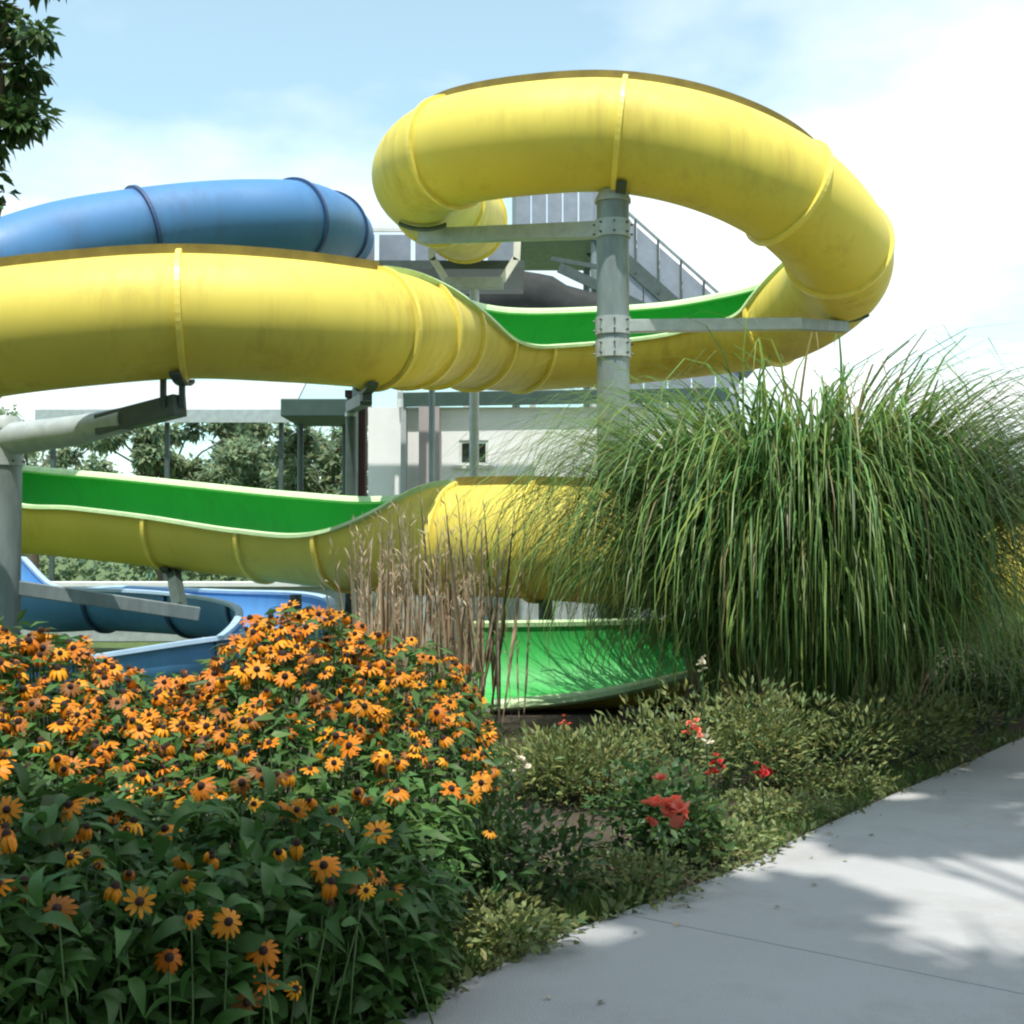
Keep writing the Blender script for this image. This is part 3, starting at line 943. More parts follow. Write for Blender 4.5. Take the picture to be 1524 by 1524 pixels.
def tints(n, per, lo=0.65, hi=1.3, hue=0.12):
    k = rng.uniform(lo, hi, (n, 1))
    h = rng.normal(0, hue, (n, 1))
    c3 = np.concatenate([k * (1 + h), k, k * (1 - h * 0.6)], 1)
    return np.repeat(np.clip(c3, 0.1, 3), per, axis=0)


def foliage(name, root, pos, dirs, length, width, material, droop=0.3, lo=0.65, hi=1.3, hue=0.12):
    V, F = leaves(pos, dirs, length, width, droop)
    o = mesh(name, V, F, material, root, col=tints(len(pos), 5, lo, hi, hue))
    o['kind'] = 'stuff'
    return o


def ball(n, shell=0.5):
    d = rng.normal(0, 1, (n, 3))
    d /= np.linalg.norm(d, axis=1, keepdims=True)
    r = (shell + (1 - shell) * rng.uniform(0, 1, (n, 1))) ** (1 / 1.0)
    return d, r


def shrub(name, label, cat, x, y, rx, ry, h, n, ll, lw, material, group=None, droop=0.2, lo=0.6, hi=1.35, hue=0.14, clumps=9, updir=0.5, z0=0.02):
    root = thing(name, label, cat, (x, y, z0), group)
    m = MB()
    P_, D_ = [], []
    for k in range(clumps):
        a = rng.uniform(0, 2 * math.pi); rr = math.sqrt(rng.uniform(0, 1)) * 0.62
        cx, cy = x + rx * rr * math.cos(a), y + ry * rr * math.sin(a)
        ch = z0 + h * rng.uniform(0.45, 0.8) * (1 - 0.35 * rr)
        m.tube([(x + (cx - x) * 0.3, y + (cy - y) * 0.3, z0 - 0.03), ((x + cx) / 2, (y + cy) / 2, ch * 0.55), (cx, cy, ch)], [0.012, 0.009, 0.004], 5)
        d, r = ball(n // clumps, 0.35)
        sz = np.array([rx * 0.52, ry * 0.52, h * 0.36])
        pp = np.array([cx, cy, ch]) + d * r * sz
        P_.append(pp); D_.append(d * np.array([1, 1, 0.7]) + np.array([0, 0, updir]) + rng.normal(0, 0.35, d.shape))
    m.build('stems', M['stem'], root)['kind'] = 'stuff'
    pos = np.concatenate(P_); dr = np.concatenate(D_)
    keep = pos[:, 2] > z0 + 0.01
    pos, dr = pos[keep], dr[keep]
    foliage('foliage', root, pos, dr, rng.uniform(0.6, 1.25, len(pos)) * ll, rng.uniform(0.7, 1.2, len(pos)) * lw, material, droop, lo, hi, hue)
    return root


def tree(name, label, x, y, trunk_h, trunk_r, clumps, n, ll, lw, material, group=None, lean=(0, 0), z0=-0.05, hue=0.12):
    """clumps: list of (x,y,z,r) in world space; every clump hangs on a limb"""
    root = thing(name, label, 'tree', (x, y, 0), group)
    m = MB()
    tx, ty = x + lean[0], y + lean[1]
    m.tube([(x, y, z0), (x + lean[0] * .2, y + lean[1] * .2, trunk_h * 0.35), (x + lean[0] * .6, y + lean[1] * .6, trunk_h * 0.7), (tx, ty, trunk_h)],
           [trunk_r * 1.35, trunk_r, trunk_r * 0.85, trunk_r * 0.6], 12)
    tr = m.build('trunk', M['bark'], root, smooth=True)
    m = MB()
    for (cx, cy, cz, cr_) in clumps:
        b0 = Vector((tx, ty, trunk_h * random.uniform(0.8, 1.0)))
        e0 = Vector((cx, cy, cz))
        md = b0.lerp(e0, 0.5) + Vector((random.uniform(-.2, .2), random.uniform(-.2, .2), 0.12 * (e0 - b0).length))
        m.tube([b0, md, e0], [trunk_r * 0.38, trunk_r * 0.2, 0.02], 6)
        for k in range(4):
            dd = Vector((random.gauss(0, 1), random.gauss(0, 1), random.gauss(0, .6))).normalized()
            m.tube([e0.lerp(md, 0.3 * random.random()), e0 + dd * cr_ * 0.75], [0.018, 0.006], 4)
    m.build('limbs', M['bark'], root)['kind'] = 'stuff'
    P_, D_ = [], []
    tot = sum(q[3] ** 2 for q in clumps)
    for (cx, cy, cz, cr_) in clumps:
        k = max(20, int(n * cr_ ** 2 / tot))
        sub = max(2, int(5 * cr_))
        for s_ in range(sub):
            o = rng.normal(0, 0.42, 3) * cr_
            d, r = ball(k // sub, 0.1)
            P_.append(np.array([cx, cy, cz]) + o + d * r * cr_ * np.array([0.55, 0.55, 0.42]))
            D_.append(d + rng.normal(0, 0.5, d.shape) - np.array([0, 0, 0.2]))
    pos, dr = np.concatenate(P_), np.concatenate(D_)
    foliage('crown', root, pos, dr, rng.uniform(0.7, 1.25, len(pos)) * ll, rng.uniform(0.75, 1.2, len(pos)) * lw, material, 0.25, hue=hue)
    return root


# ------------------------------------------------------------------ background trees
def crown_px(u0, u1, v0, v1, d, n, r0, r1, dep=2.0):
    out = []
    for k in range(n):
        q = P(random.uniform(u0, u1), random.uniform(v0, v1), d + random.uniform(-dep, dep))
        out.append((q.x, q.y, q.z, random.uniform(r0, r1)))
    return out


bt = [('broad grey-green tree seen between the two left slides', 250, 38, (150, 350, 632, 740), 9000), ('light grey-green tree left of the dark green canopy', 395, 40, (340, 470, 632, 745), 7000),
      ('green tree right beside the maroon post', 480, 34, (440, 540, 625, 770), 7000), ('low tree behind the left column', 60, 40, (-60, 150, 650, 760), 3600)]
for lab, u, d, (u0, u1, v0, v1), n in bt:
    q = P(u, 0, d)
    tree('background_tree', lab, q.x, d, P(0, (v0 + v1) / 2 + 40, d).z, 0.16, crown_px(u0, u1, v0, v1, d, 17, 0.5, 0.95, 1.5), n, 0.24, 0.14, M['far_leaf_haze'], 'trees behind the slides')
for lab, x, y, h, w in (('leafy tree far left behind the slides', -19, 45, 5.0, 3.2), ('tall shrub at the far right beyond the path', 8.2, 16.5, 2.9, 1.7), ('distant tree at right beyond the path', 17, 44, 3.4, 3.5), ('distant round tree far behind the right bend', 27, 60, 3.6, 4.0)):
    cl = [(x + random.gauss(0, w * .45), y + random.gauss(0, w * .35), h * random.uniform(0.35, 0.95), random.uniform(0.3, 0.5) * w) for k in range(12)]
    tree('background_tree', lab, x, y, h * 0.6, 0.14, cl, 5000, 0.10 if y < 20 else 0.2, 0.05 if y < 20 else 0.12, M['far_leaf_haze'] if y > 20 else M['shrub'], 'trees behind the slides')
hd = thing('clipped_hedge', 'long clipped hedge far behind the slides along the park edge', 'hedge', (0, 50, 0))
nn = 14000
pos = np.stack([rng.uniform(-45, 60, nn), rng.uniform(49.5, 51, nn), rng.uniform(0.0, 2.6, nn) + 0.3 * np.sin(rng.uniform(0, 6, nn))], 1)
foliage('foliage', hd, pos, rng.normal(0, 1, (nn, 3)) + np.array([0, -0.6, 0.3]), rng.uniform(0.3, 0.5, nn), rng.uniform(0.2, 0.35, nn), M['far_leaf_haze'])

# near trees: one hangs its fringe into the top left corner, one shades the path from behind the camera
fr_px = [(-30, 40, 8.0, .40), (-5, 95, 8.2, .30), (20, 60, 7.9, .22), (5, 150, 8.0, .28), (38, 130, 8.1, .17), (30, 170, 8.0, .16), (-12, 195, 8.1, .16), (48, 178, 8.0, .10), (-8, 262, 8.0, .12), (-6, 300, 8.0, .09), (-60, 120, 8.4, .5), (-80, 230, 8.3, .4), (-60, -60, 8.2, .6), (10, -40, 8.2, .36)]
cl = []
for u, v_, d, r_ in fr_px:
    q = P(u, v_, d)
    cl.append((q.x, q.y, q.z, r_ * 1.0))
cl += [(-5.2 + random.gauss(0, .8), 8.0 + random.gauss(0, .8), random.uniform(4.3, 7.2), random.uniform(.5, .8)) for k in range(10)]
tree('leafy_tree', 'dark leafy tree whose fringe hangs into the top left corner', -5.6, 8.2, 4.6, 0.2, cl, 13000, 0.105, 0.06, M['tree_leaf'])


def shade(gx, gy, z, r_, gz=0.05):
    """canopy clump at height z whose shadow falls on ground point (gx, gy)"""
    k = (z - gz) / to_sun.z
    return (gx + to_sun.x * k, gy + to_sun.y * k, z, r_)


cl = []
gy_ = 1.5
while gy_ < 9.4:
    ex = -0.28 + 0.75 * (gy_ - 3.78)
    gx_ = ex + 0.1
    while gx_ < ex + 5.5:
        wob = 0.25 * math.sin(gx_ * 2.1)
        if not (4.75 + wob < gy_ < 6.0 + wob) and not (gy_ > 8.2 + wob) and random.random() < 0.93:
            cl.append(shade(gx_ + random.uniform(-.2, .2), gy_ + random.uniform(-.12, .12), random.uniform(11.0, 15.0), random.uniform(0.40, 0.62)))
        gx_ += 0.62
    gy_ += 0.42
for k in range(13):
    u = random.uniform(-100, 660)
    dfr = 2.6 + max(0, u) * 0.0016
    cl.append(shade((u - 762) / FPX * dfr, dfr + random.uniform(-0.5, 0.6), random.uniform(9.5, 13), random.uniform(0.35, 0.55), 0.4))
cl = [q for q in cl if q[2] - q[3] > CAM_H + 0.47 * q[1] + 0.3]
tree('shade_tree', 'tall leafy tree behind the camera shading the path', 3.2, -4.2, 9.5, 0.3, cl, 34000, 0.21, 0.14, M['tree_leaf'])
tb = thing('added_tree_belt', 'dense unseen tree belt added behind the camera to cut sky light', 'trees', (0, -12, 0))  # added out of view to block sky light on the slide undersides
tb['kind'] = 'stuff'
nn = 16000
pos = np.stack([rng.uniform(-34, 34, nn), rng.uniform(-14, -7, nn), rng.uniform(0.3, 14.0, nn)], 1)
foliage('foliage', tb, pos, rng.normal(0, 1, (nn, 3)), rng.uniform(0.5, 0.8, nn), rng.uniform(0.35, 0.5, nn), M['tree_leaf'])

# ------------------------------------------------------------------ silver grass
def grass_clump(name, label, x, y, n, hmin, hmax, base_r, group=None, width=(0.010, 0.019), lean=(2, 30), bend=(60, 150), seg=9, pwr=(1.5, 2.8)):
    root = thing(name, label, 'ornamental grass', (x, y, 0.03), group)
    az = rng.uniform(0, 2 * math.pi, n)
    br = base_r * np.sqrt(rng.uniform(0, 1, n))
    ba = az + rng.normal(0, 0.7, n)
    pos = np.stack([x + br * np.cos(ba), y + br * np.sin(ba), np.full(n, 0.02)], 1)
    L = rng.uniform(hmin, hmax, n)
    th0 = np.radians(rng.uniform(lean[0], lean[1], n)) * (0.35 + 0.65 * br / base_r)
    bd = np.radians(rng.uniform(bend[0], bend[1], n))
    pw = rng.uniform(pwr[0], pwr[1], n)
    wd = rng.uniform(width[0], width[1], n)
    tw = rng.uniform(-0.5, 0.5, n)
    hx = np.cos(az); hy = np.sin(az)
    rows = []
    cur = pos.copy()
    for k in range(seg + 1):
        s = k / seg
        th = th0 + bd * s ** pw
        az_k = az + tw * s
        d = np.stack([np.sin(th) * np.cos(az_k), np.sin(th) * np.sin(az_k), np.cos(th)], 1)
        if k > 0:
            cur = cur + d * (L / seg)[:, None]
        side = np.stack([-np.sin(az_k + tw), np.cos(az_k + tw), np.zeros(n)], 1)
        w = wd * (0.75 + 0.5 * s if s < 0.5 else 2.0 * (1.03 - s)) 
        rows.append((cur - side * w[:, None] * 0.5, cur + side * w[:, None] * 0.5))
    V = np.stack([np.stack(r, 1) for r in rows], 1)            # n, seg+1, 2, 3
    V[..., 2] = np.maximum(V[..., 2], 0.03)
    V = V.reshape(-1, 3)
    b = (np.arange(n) * (seg + 1) * 2)[:, None]
    F = np.concatenate([b + np.array([[2 * k, 2 * k + 1, 2 * k + 3, 2 * k + 2]]) for k in range(seg)], 0)
    tn = tints(n, 1, 0.55, 1.7, 0.16)
    dead = rng.uniform(0, 1, n) < 0.06
    tn[dead] = np.array([2.6, 1.3, 2.2]) * rng.uniform(0.6, 1.0, (int(dead.sum()), 1))
    o = mesh('blades', V, F, M['blade'], root, smooth=True, col=np.repeat(tn, (seg + 1) * 2, axis=0))
    o['kind'] = 'stuff'
    # dry stalks at the foot
    k = 140
    az = rng.uniform(0, 2 * math.pi, k)
    br = base_r * np.sqrt(rng.uniform(0.3, 1.4, k))
    p0 = np.stack([x + br * np.cos(az), y + br * np.sin(az), np.full(k, 0.02)], 1)
    dr = np.stack([np.cos(az) * .35, np.sin(az) * .35, np.ones(k)], 1) + rng.normal(0, .12, (k, 3))
    foliage('dry_stalks', root, p0, dr, rng.uniform(0.5, 1.2, k), np.full(k, 0.014), M['straw'], 0.05)
    return root


grass_clump('silver_grass', 'huge arching green silver grass clump beside the path', 2.14, 9.25, 10500, 1.4, 3.9, 0.66, lean=(1, 16), bend=(112, 190), width=(0.016, 0.030), seg=12, pwr=(1.9, 3.3))
grass_clump('silver_grass', 'smaller grass clump partly out of frame behind the big clump at right', 4.95, 11.2, 1200, 0.7, 1.7, 0.45, bend=(90, 170), width=(0.014, 0.024), pwr=(1.6, 2.8))

# dry reeds before the low yellow tube
rd = thing('dry_reeds', 'thin brown dry reeds standing before the low yellow tube', 'reeds', (-0.55, 9.3, 0.03))
n = 190
u_ = np.where(rng.uniform(0, 1, n) < 0.93, rng.uniform(525, 718, n), rng.uniform(718, 790, n))
d_ = rng.uniform(9.0, 10.0, n)
pos = np.stack([(u_ - 762) / FPX * d_, d_, np.full(n, 0.02)], 1)
topz = np.array([P(u, 712 + abs(u - 680) * 0.35 + rng.uniform(0, 200), d).z for u, d in zip(u_, d_)])
dr = np.stack([rng.normal(0, .09, n), rng.normal(0, .09, n), np.ones(n)], 1)
foliage('stalks', rd, pos, dr, topz * 1.0, rng.uniform(0.005, 0.010, n), M['straw'], 0.0, 0.6, 1.25, 0.06)

npl = 9
tp = np.repeat(pos, npl, 0); dd = np.repeat(dr / np.linalg.norm(dr, axis=1, keepdims=True), npl, 0); tz = np.repeat(topz, npl)
tp = tp + dd * (tz * rng.uniform(0.62, 0.99, len(tz)))[:, None]
foliage('plumes', rd, tp, dd + rng.normal(0, 0.28, tp.shape), rng.uniform(0.06, 0.16, len(tp)), rng.uniform(0.006, 0.013, len(tp)), M['straw'], 0.25, 0.5, 1.2, 0.06)

# ------------------------------------------------------------------ coneflowers
ytop_k = [(-60, 900), (0, 908), (100, 935), (180, 985), (240, 1002), (300, 990), (340, 945), (380, 905), (450, 888), (520, 905), (560, 930), (640, 945), (690, 972), (725, 1050), (760, 1150)]
def ytop(u): return float(np.interp(u, [k[0] for k in ytop_k], [k[1] for k in ytop_k]))
def dfront(u): return 2.75 + max(-60, u) * 0.00155
def dback(u): return dfront(u) + 1.75


def petal_mesh(np_, droop, rad, seed):
    r_ = random.Random(seed)
    v, f = [], []
    for k in range(np_):
        a = 2 * math.pi * k / np_ + r_.uniform(-.1, .1)
        L = rad * r_.uniform(0.88, 1.06)
        w = rad * 0.27 * r_.uniform(0.85, 1.15)
        dr = droop + r_.uniform(-.12, .12)
        ca_, sa_ = math.cos(a), math.sin(a)
        b = len(v)
        for (s, ww, lift) in ((0.16, 0.35, 0.0), (0.55, 1.0, 0.02), (0.86, 0.78, 0.0), (1.0, 0.22, -0.01)):
            x = L * s * math.cos(dr * s); z = -L * s * math.sin(dr * s) + lift * rad
            for sg in (-1, 1):
                y = sg * w * ww * 0.5
                v.append((x * ca_ - y * sa_, x * sa_ + y * ca_, z))
        f += [(b + 2 * i, b + 2 * i + 1, b + 2 * i + 3, b + 2 * i + 2)[::-1] for i in range(3)]
    me = bpy.data.meshes.new('petals')
    me.from_pydata(v, [], f)
    me.materials.append(M['petal'])
    me.polygons.foreach_set('use_smooth', np.ones(len(me.polygons), dtype=bool))
    return me


petals = [petal_mesh(n_, dr_, r_, i) for i, (n_, dr_, r_) in enumerate([(12, 0.15, 0.036), (13, 0.45, 0.037), (11, 0.8, 0.036), (12, 0.3, 0.033), (10, -0.1, 0.034), (9, 0.6, 0.03), (10, 1.25, 0.034), (8, -0.9, 0.022)])]
v, f = [], []
for i in range(4):
    a = i / 3.5 * math.pi / 2
    for k in range(9):
        b = 2 * math.pi * k / 9
        v.append((0.0095 * math.cos(a) * math.cos(b), 0.0095 * math.cos(a) * math.sin(b), 0.012 * math.sin(a)))
for i in range(3):
    for k in range(9):
        f.append((i * 9 + k, i * 9 + (k + 1) % 9, (i + 1) * 9 + (k + 1) % 9, (i + 1) * 9 + k))
f.append(tuple(27 + k for k in range(9)))
cone_me = bpy.data.meshes.new('flower_centre')
cone_me.from_pydata(v, [], f)
cone_me.materials.append(M['cone'])
cone_me.polygons.foreach_set('use_smooth', np.ones(len(cone_me.polygons), dtype=bool))


def big_leaf(seed):
    r_ = random.Random(seed)
    v, f = [], []
    n = 7
    for i in range(n + 1):
        s = i / n
        w = 0.021 * math.sin(math.pi * min(1, s * 0.93 + 0.07) ** 0.8) + 0.001
        x = 0.12 * s
        z = 0.035 * math.sin(s * 2.2) - 0.05 * s * s
        v += [(x, -w, z + w * 0.3), (x, 0, z), (x, w, z + w * 0.3)]
    for i in range(n):
        a = i * 3
        f += [(a, a + 3, a + 4, a + 1), (a + 1, a + 4, a + 5, a + 2)]
    me = bpy.data.meshes.new('leaf')
    me.from_pydata(v, [], f)
    me.materials.append(M['leaf_solo'])
    me.polygons.foreach_set('use_smooth', np.ones(len(me.polygons), dtype=bool))
    return me


bigleaf = big_leaf(1)
clumps_def = [('dense orange coneflower clump at the left edge, nearest the camera', -290, 190), ('orange coneflower clump below the dip under the blue flume', 190, 345),
              ('tall orange coneflower clump rising highest before the low yellow flume', 345, 560), ('orange coneflower clump ending beside the green trough', 560, 740)]
roots = []
for lab, u0, u1 in clumps_def:
    um = (u0 + u1) / 2
    d = (dfront(um) + dback(um)) / 2
    roots.append(thing('coneflower_clump', lab, 'flowers', ((um - 762) / FPX * d, d, 0.03), 'orange coneflowers in the front bed'))


def owner(u):
    for k, (_, u0, u1) in enumerate(clumps_def):
        if u < u1: return k
    return 3


stem_mb = [MB() for _ in roots]


def add_flower(u, v_, d, face=None):
    k = owner(u)
    p = P(u, v_, d)
    if p.z < 0.12: p.z = 0.12
    up = Vector((random.gauss(-0.05, .35), random.gauss(-0.40, .32), 0.85)) if face is None else Vector(face)
    q = up.to_track_quat('Z', 'Y') @ Matrix.Rotation(random.uniform(0, 6.28), 3, 'Z').to_quaternion()
    fo = bpy.data.objects.new('flower', random.choice(petals))
    COL.objects.link(fo)
    fo.parent = roots[k]
    fo.location = p - roots[k].location
    fo.rotation_mode = 'QUATERNION'
    fo.rotation_quaternion = q
    s = random.uniform(0.8, 1.4)
    fo.scale = (s, s, s)
    co = bpy.data.objects.new('flower_centre', cone_me)
    COL.objects.link(co)
    co.parent = fo
    foot = Vector((p.x + random.gauss(0, .08), p.y + random.gauss(0.05, .08), 0.0))
    md = foot.lerp(p, 0.55) + Vector((random.gauss(0, .02), random.gauss(0, .02), 0))
    stem_mb[k].tube([foot, md, p - up.normalized() * 0.004], [0.0035, 0.003, 0.0022], 4, cap=False)


def surf(u, v_):
    yt = ytop(u)
    t = min(1.0, max(0.0, (v_ - yt) / (1330 - yt)))
    return dback(u) * (1 - t) ** 1.0 + dfront(u) * t


cnt = 0
while cnt < 800:
    u = random.uniform(-280, 735)
    yt = ytop(u)
    if random.random() < 0.80:
        v_ = yt + abs(random.gauss(0, 1)) * (85 if u < 420 else 100) + random.uniform(0, 15)
    else:
        v_ = yt + random.uniform(60, 420)
    if u > 600 and v_ > yt + 240: continue
    if v_ > 1330: continue
    add_flower(u, v_, surf(u, v_) + random.uniform(-0.05, 0.12) - (0.12 if v_ > yt + 230 else 0))
    cnt += 1
for (u, v_) in [(190, 1235), (85, 1352), (192, 1300), (208, 1342), (276, 1312), (283, 1365), (340, 1372), (392, 1415), (395, 1460), (440, 1472), (368, 1492), (482, 1288), (492, 1345), (545, 1325), (442, 1205), (545, 1190), (562, 1238), (532, 1178), (360, 1165), (300, 1170), (95, 1145), (10, 1205), (716, 1165), (575, 1125), (340, 1110), (252, 1425), (105, 1275), (415, 1268), (650, 1060), (500, 1095), (520, 1110), (85, 1130)]:
    add_flower(u, v_, surf(u, v_) - 0.13, (random.gauss(0, .3), -0.75 + random.gauss(0, .2), 0.6))

for k, (lab, u0, u1) in enumerate(clumps_def):
    n = int((u1 - u0) * 19)
    u = rng.uniform(u0, u1 + 10, n)
    t = rng.uniform(0, 1, n) ** 0.8
    yt = np.array([ytop(a) for a in u])
    vv_ = yt + 12 + (1524 + 60 - yt) * rng.uniform(0, 1, n) ** 0.9
    tt = np.clip((vv_ - yt) / (1330 - yt), 0, 1)
    df = np.array([dfront(a) for a in u])
    d = (df + 1.75) * (1 - tt) + df * tt + rng.uniform(0.0, 0.45, n)
    pos = np.array([P(a, b, c_) for a, b, c_ in zip(u, vv_, d)])
    lim = u > 600
    ok = (pos[:, 2] > 0.05) & ~((u > 690 - np.maximum(0, vv_ - 1250) * 0.15) & (vv_ > 1150))
    pos = pos[ok]
    n = len(pos)
    az = rng.uniform(0, 2 * math.pi, n)
    dr = np.stack([np.cos(az), np.sin(az) - 0.25, rng.normal(0.1, 0.4, n)], 1)
    foliage('foliage', roots[k], pos, dr, rng.uniform(0.05, 0.115, n), rng.uniform(0.02, 0.04, n), M['leaf'], 0.3, 0.6, 1.4, 0.12)
    # the large leaves of the near face
    for i in range(95 if k else 170):
        uu = random.uniform(u0, u1)
        v2 = random.uniform(1180, 1545)
        if uu > 640 - max(0, v2 - 1250) * 0.1: continue
        p = P(uu, v2, surf(uu, v2) - random.uniform(0.0, 0.12))
        if p.z < 0.06: continue
        lo_ = bpy.data.objects.new('leaf', bigleaf)
        COL.objects.link(lo_)
        lo_.parent = roots[k]
        lo_.location = p - roots[k].location
        lo_.rotation_euler = (random.gauss(0, .7), random.gauss(-0.05, .5), random.uniform(-math.pi, math.pi))
        s = random.uniform(0.5, 1.05)
        lo_.scale = (s, s, s)
    stem_mb[k].build('stems', M['stem'], roots[k])['kind'] = 'stuff'

# ------------------------------------------------------------------ low planting along the path
LP = [
    ('olive shrub right behind the coneflowers next to the green trough', 800, 1200, 0.50, 0.40, 0.40, 'shrub', 1900, .07, .022),
    ('dark green rose bush carrying the big coral bloom', 960, 1290, 0.42, 0.36, 0.46, 'tree_leaf', 1300, .055, .034),
    ('dark low bush at the foot of the coneflowers', 755, 1360, 0.34, 0.34, 0.50, 'tree_leaf', 1100, .06, .03),
    ('olive fine leaved shrub in front of the green trough', 905, 1205, 0.6, 0.45, 0.52, 'shrub', 1800, .065, .018),
    ('olive shrub with red blooms before the dark foot of the tall grass', 1050, 1190, 0.62, 0.5, 0.74, 'shrub', 1800, .065, .02),
    ('pale olive shrub under the tall grass', 1190, 1180, 0.6, 0.45, 0.58, 'shrub', 1600, .06, .018),
    ('pale yellow-green shrub at the path edge under the tall grass', 1320, 1150, 0.6, 0.5, 0.55, 'shrub', 1700, .06, .018),
    ('dark green bush at the right foot of the tall grass by the frame edge', 1478, 1085, 0.75, 0.6, 0.62, 'tree_leaf', 2200, .07, .03),
    ('mid green bush behind the dark one at the right frame edge', 1530, 1062, 0.8, 0.6, 0.6, 'shrub', 1800, .07, .026),
    ('yellowish shrub where the bed narrows at right', 1405, 1128, 0.45, 0.4, 0.46, 'shrub', 1200, .06, .018),
]
spots = {}
for lab, u, v_, rx, ry, h, mt, n, ll, lw_ in LP:
    p = G(u, v_, 0.03)
    spots[lab] = p
    shrub('low_shrub', lab, 'shrub', p.x, p.y, rx, ry, h, n, ll, lw_, M[mt], 'low shrubs along the path', updir=0.7 if mt == 'shrub' else 0.3, droop=0.15)
for i, (lab, u, v_) in enumerate((('green edging plants along the path near the coral bloom', 1075, 1285), ('bright green edging plants below the red blooms', 1180, 1235), ('edging plants between the coral bloom and bare soil', 985, 1345), ('edging plants at the right end of the bed', 1290, 1190), ('mossy edging plants at the bottom beside the path corner', 790, 1425))):
    p = G(u, v_, 0.03)
    shrub('edging_plant', lab, 'ground cover', p.x - 0.14, p.y + 0.12, 0.42, 0.34, 0.17, 900, .045, .02, M['shrub'], 'edging plants along the path', updir=0.4, hue=0.1)


def rose(name, label, u, v_, d, r_, material, florets=11):
    p = P(u, v_, d)
    root = thing(name, label, 'flower', (p.x, p.y, 0.03), 'roses in the low bed')
    m = MB(); m.tube([(p.x + 0.02, p.y + 0.04, 0.0), (p.x + 0.012, p.y + 0.03, p.z * .6), (p.x, p.y + 0.02, p.z - r_ * .5)], [0.006, 0.005, 0.004], 6, cap=False)
    m.build('stem', M['stem'], root)
    for k in range(florets):
        fc = p + Vector((random.gauss(0, .5), random.gauss(0, .35), random.gauss(0, .5))) * r_
        fr_ = r_ * random.uniform(0.28, 0.44)
        TR = Matrix.Rotation(random.uniform(0, 6.28), 3, 'Z') @ Matrix.Rotation(random.uniform(0.1, 1.1), 3, 'X')
        v, f = [], []
        for q in range(9):
            a = q * 2.4
            tilt = (1.2, 0.75, 0.3)[q % 3] + random.uniform(-.2, .2)
            rr = fr_ * (0.55, 0.8, 1.0)[q % 3] * random.uniform(.85, 1.15)
            b = len(v)
            for i in range(3):
                t_ = i / 2
                x = rr * (0.1 + 0.9 * t_ * math.cos(tilt)); z = rr * math.sin(tilt) * t_ + random.uniform(-.08, .08) * fr_
                w = rr * (0.2, 0.62, 0.34)[i]
                for sg in (-1, 1):
                    y = sg * w
                    v.append(fc + TR @ Vector((x * math.cos(a) - y * math.sin(a), x * math.sin(a) + y * math.cos(a), z)))
            f += [(b, b + 1, b + 3, b + 2), (b + 2, b + 3, b + 5, b + 4)]
        mesh('bloom', v, f, material, root, smooth=True)
    return root


for lab, u, v_, d, r_, mt in (('large coral pink bloom in the middle of the bed', 985, 1203, 4.95, 0.125, 'coral'), ('small coral bloom just below the tall grass', 1030, 1085, 6.35, 0.05, 'coral'),
                              ('pale pink bloom between the two red ones', 1052, 1102, 6.3, 0.035, 'cream'), ('dark red bloom left of the lone right red one', 1064, 1142, 6.15, 0.055, 'red'), ('tall narrow red bloom farthest right', 1134, 1148, 6.1, 0.05, 'red'),
                              ('low red bloom at the path edge', 1076, 1290, 5.75, 0.045, 'red'), ('cream seed head beside the coneflowers', 762, 1138, 5.6, 0.05, 'cream'), ('cream seed head high before the dark grass foot', 1046, 985, 7.0, 0.045, 'cream'),
                              ('tiny orange bloom over the olive shrub', 840, 1075, 6.6, 0.03, 'coral')):
    rose('rose', lab, u, v_, d, r_, M[mt])

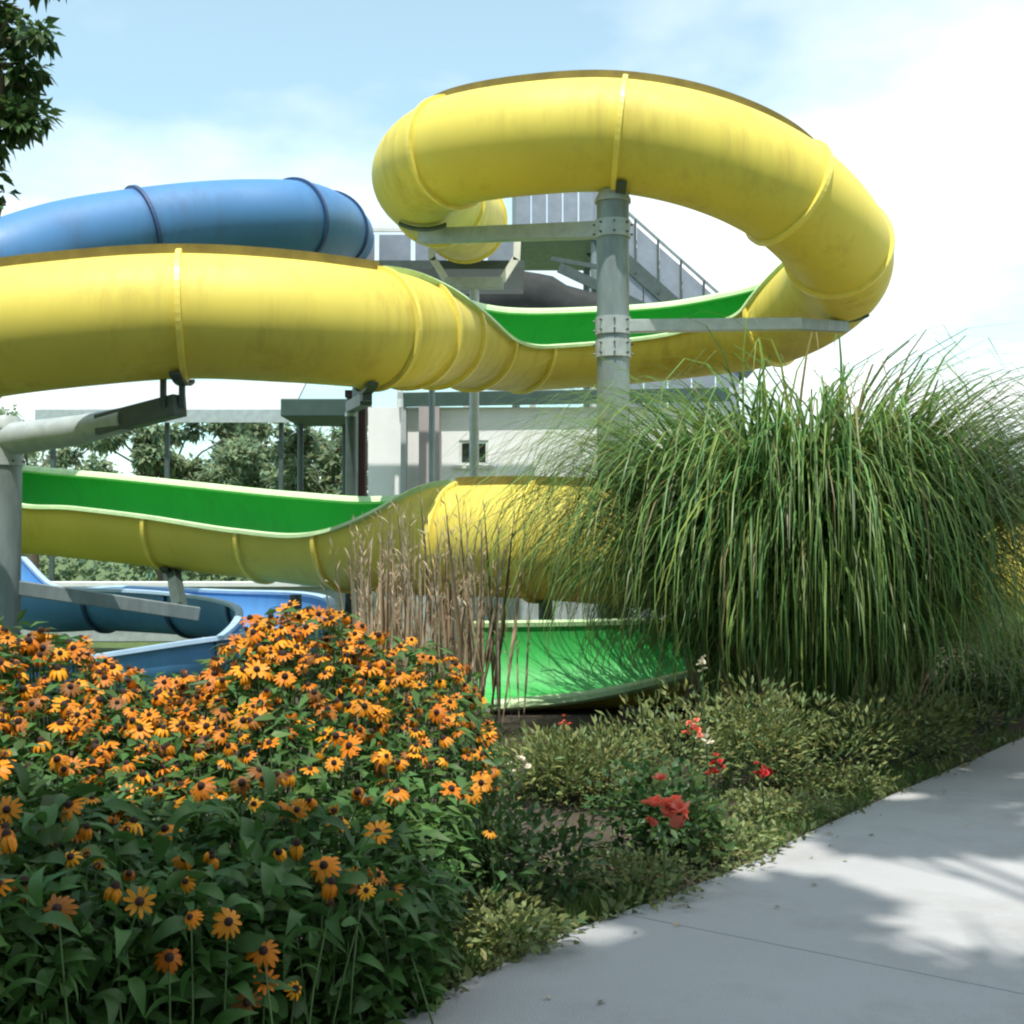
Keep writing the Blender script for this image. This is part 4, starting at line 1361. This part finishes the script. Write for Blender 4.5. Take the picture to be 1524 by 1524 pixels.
# ------------------------------------------------------------------ ground cover, edge grass, litter
gcv = thing('ground_cover', 'low mixed green ground cover filling the bed beside the path', 'ground cover', (0.6, 5.5, 0.02))
gcv['kind'] = 'stuff'
n = 9000
k_ = rng.uniform(0, len(edge) - 5.001, n)
ii = k_.astype(int); fr2 = (k_ - ii)[:, None]
E = np.array([[p.x, p.y, 0.0] for p in edge])
base = E[ii] * (1 - fr2) + E[ii + 1] * fr2
off = -0.04 + 2.6 * rng.uniform(0, 1, n) ** 1.5
pos = base - np.array([dn.x, dn.y, 0]) * off[:, None]
pos[:, 2] = 0.03 + rng.uniform(0, 0.05, n)
keep = np.sin(pos[:, 0] * 5.1 + 1.3 * np.sin(pos[:, 1] * 3.7)) + rng.normal(0, 0.6, n) > -0.35
pos = pos[keep]; n = len(pos)
foliage('foliage', gcv, pos, rng.normal(0, 0.6, (n, 3)) + np.array([0, 0, 0.55]), rng.uniform(0.03, 0.08, n), rng.uniform(0.014, 0.034, n), M['shrub'], 0.2, 0.5, 1.2, 0.1)['kind'] = 'stuff'
eg = thing('edge_grass', 'thin fringe of short green grass along the path edge', 'grass', (0.6, 5.5, 0.02))
eg['kind'] = 'stuff'
n = 9000
k_ = rng.uniform(0, len(edge) - 5.001, n)
ii = k_.astype(int); fr2 = (k_ - ii)[:, None]
base = E[ii] * (1 - fr2) + E[ii + 1] * fr2
pos = base - np.array([dn.x, dn.y, 0]) * (0.02 + np.abs(rng.normal(0, 0.16, n)))[:, None]
pos[:, 2] = 0.02
keep = np.sin(pos[:, 1] * 4.3) + np.sin(pos[:, 1] * 1.7 + 2) + rng.normal(0, 0.5, n) > -0.5
pos = pos[keep]; n = len(pos)
foliage('blades', eg, pos, rng.normal(0, 0.38, (n, 3)) + np.array([0, 0, 0.9]), rng.uniform(0.05, 0.14, n), rng.uniform(0.004, 0.008, n), M['blade'], 0.15, 0.6, 1.3, 0.12)['kind'] = 'stuff'
li = thing('leaf_litter', 'scattered small dry leaves lying on the path', 'fallen leaves', (1.5, 5, 0.05))
li['kind'] = 'stuff'
n = 55
ex_ = rng.uniform(2.6, 10, n)
of = np.where(rng.uniform(0, 1, n) < 0.6, np.abs(rng.normal(0, 0.22, n)) + 0.02, rng.uniform(0.1, 4, n))
pos = np.stack([np.interp(ex_, E[:, 1], E[:, 0]) + of * 1.25, ex_, np.full(n, 0.056)], 1)
dr = rng.normal(0, 1, (n, 3)); dr[:, 2] = 0.04
foliage('leaves', li, pos, dr, rng.uniform(0.02, 0.045, n), rng.uniform(0.012, 0.024, n), M['straw'], 0.0, 0.3, 0.9, 0.12)['kind'] = 'stuff'
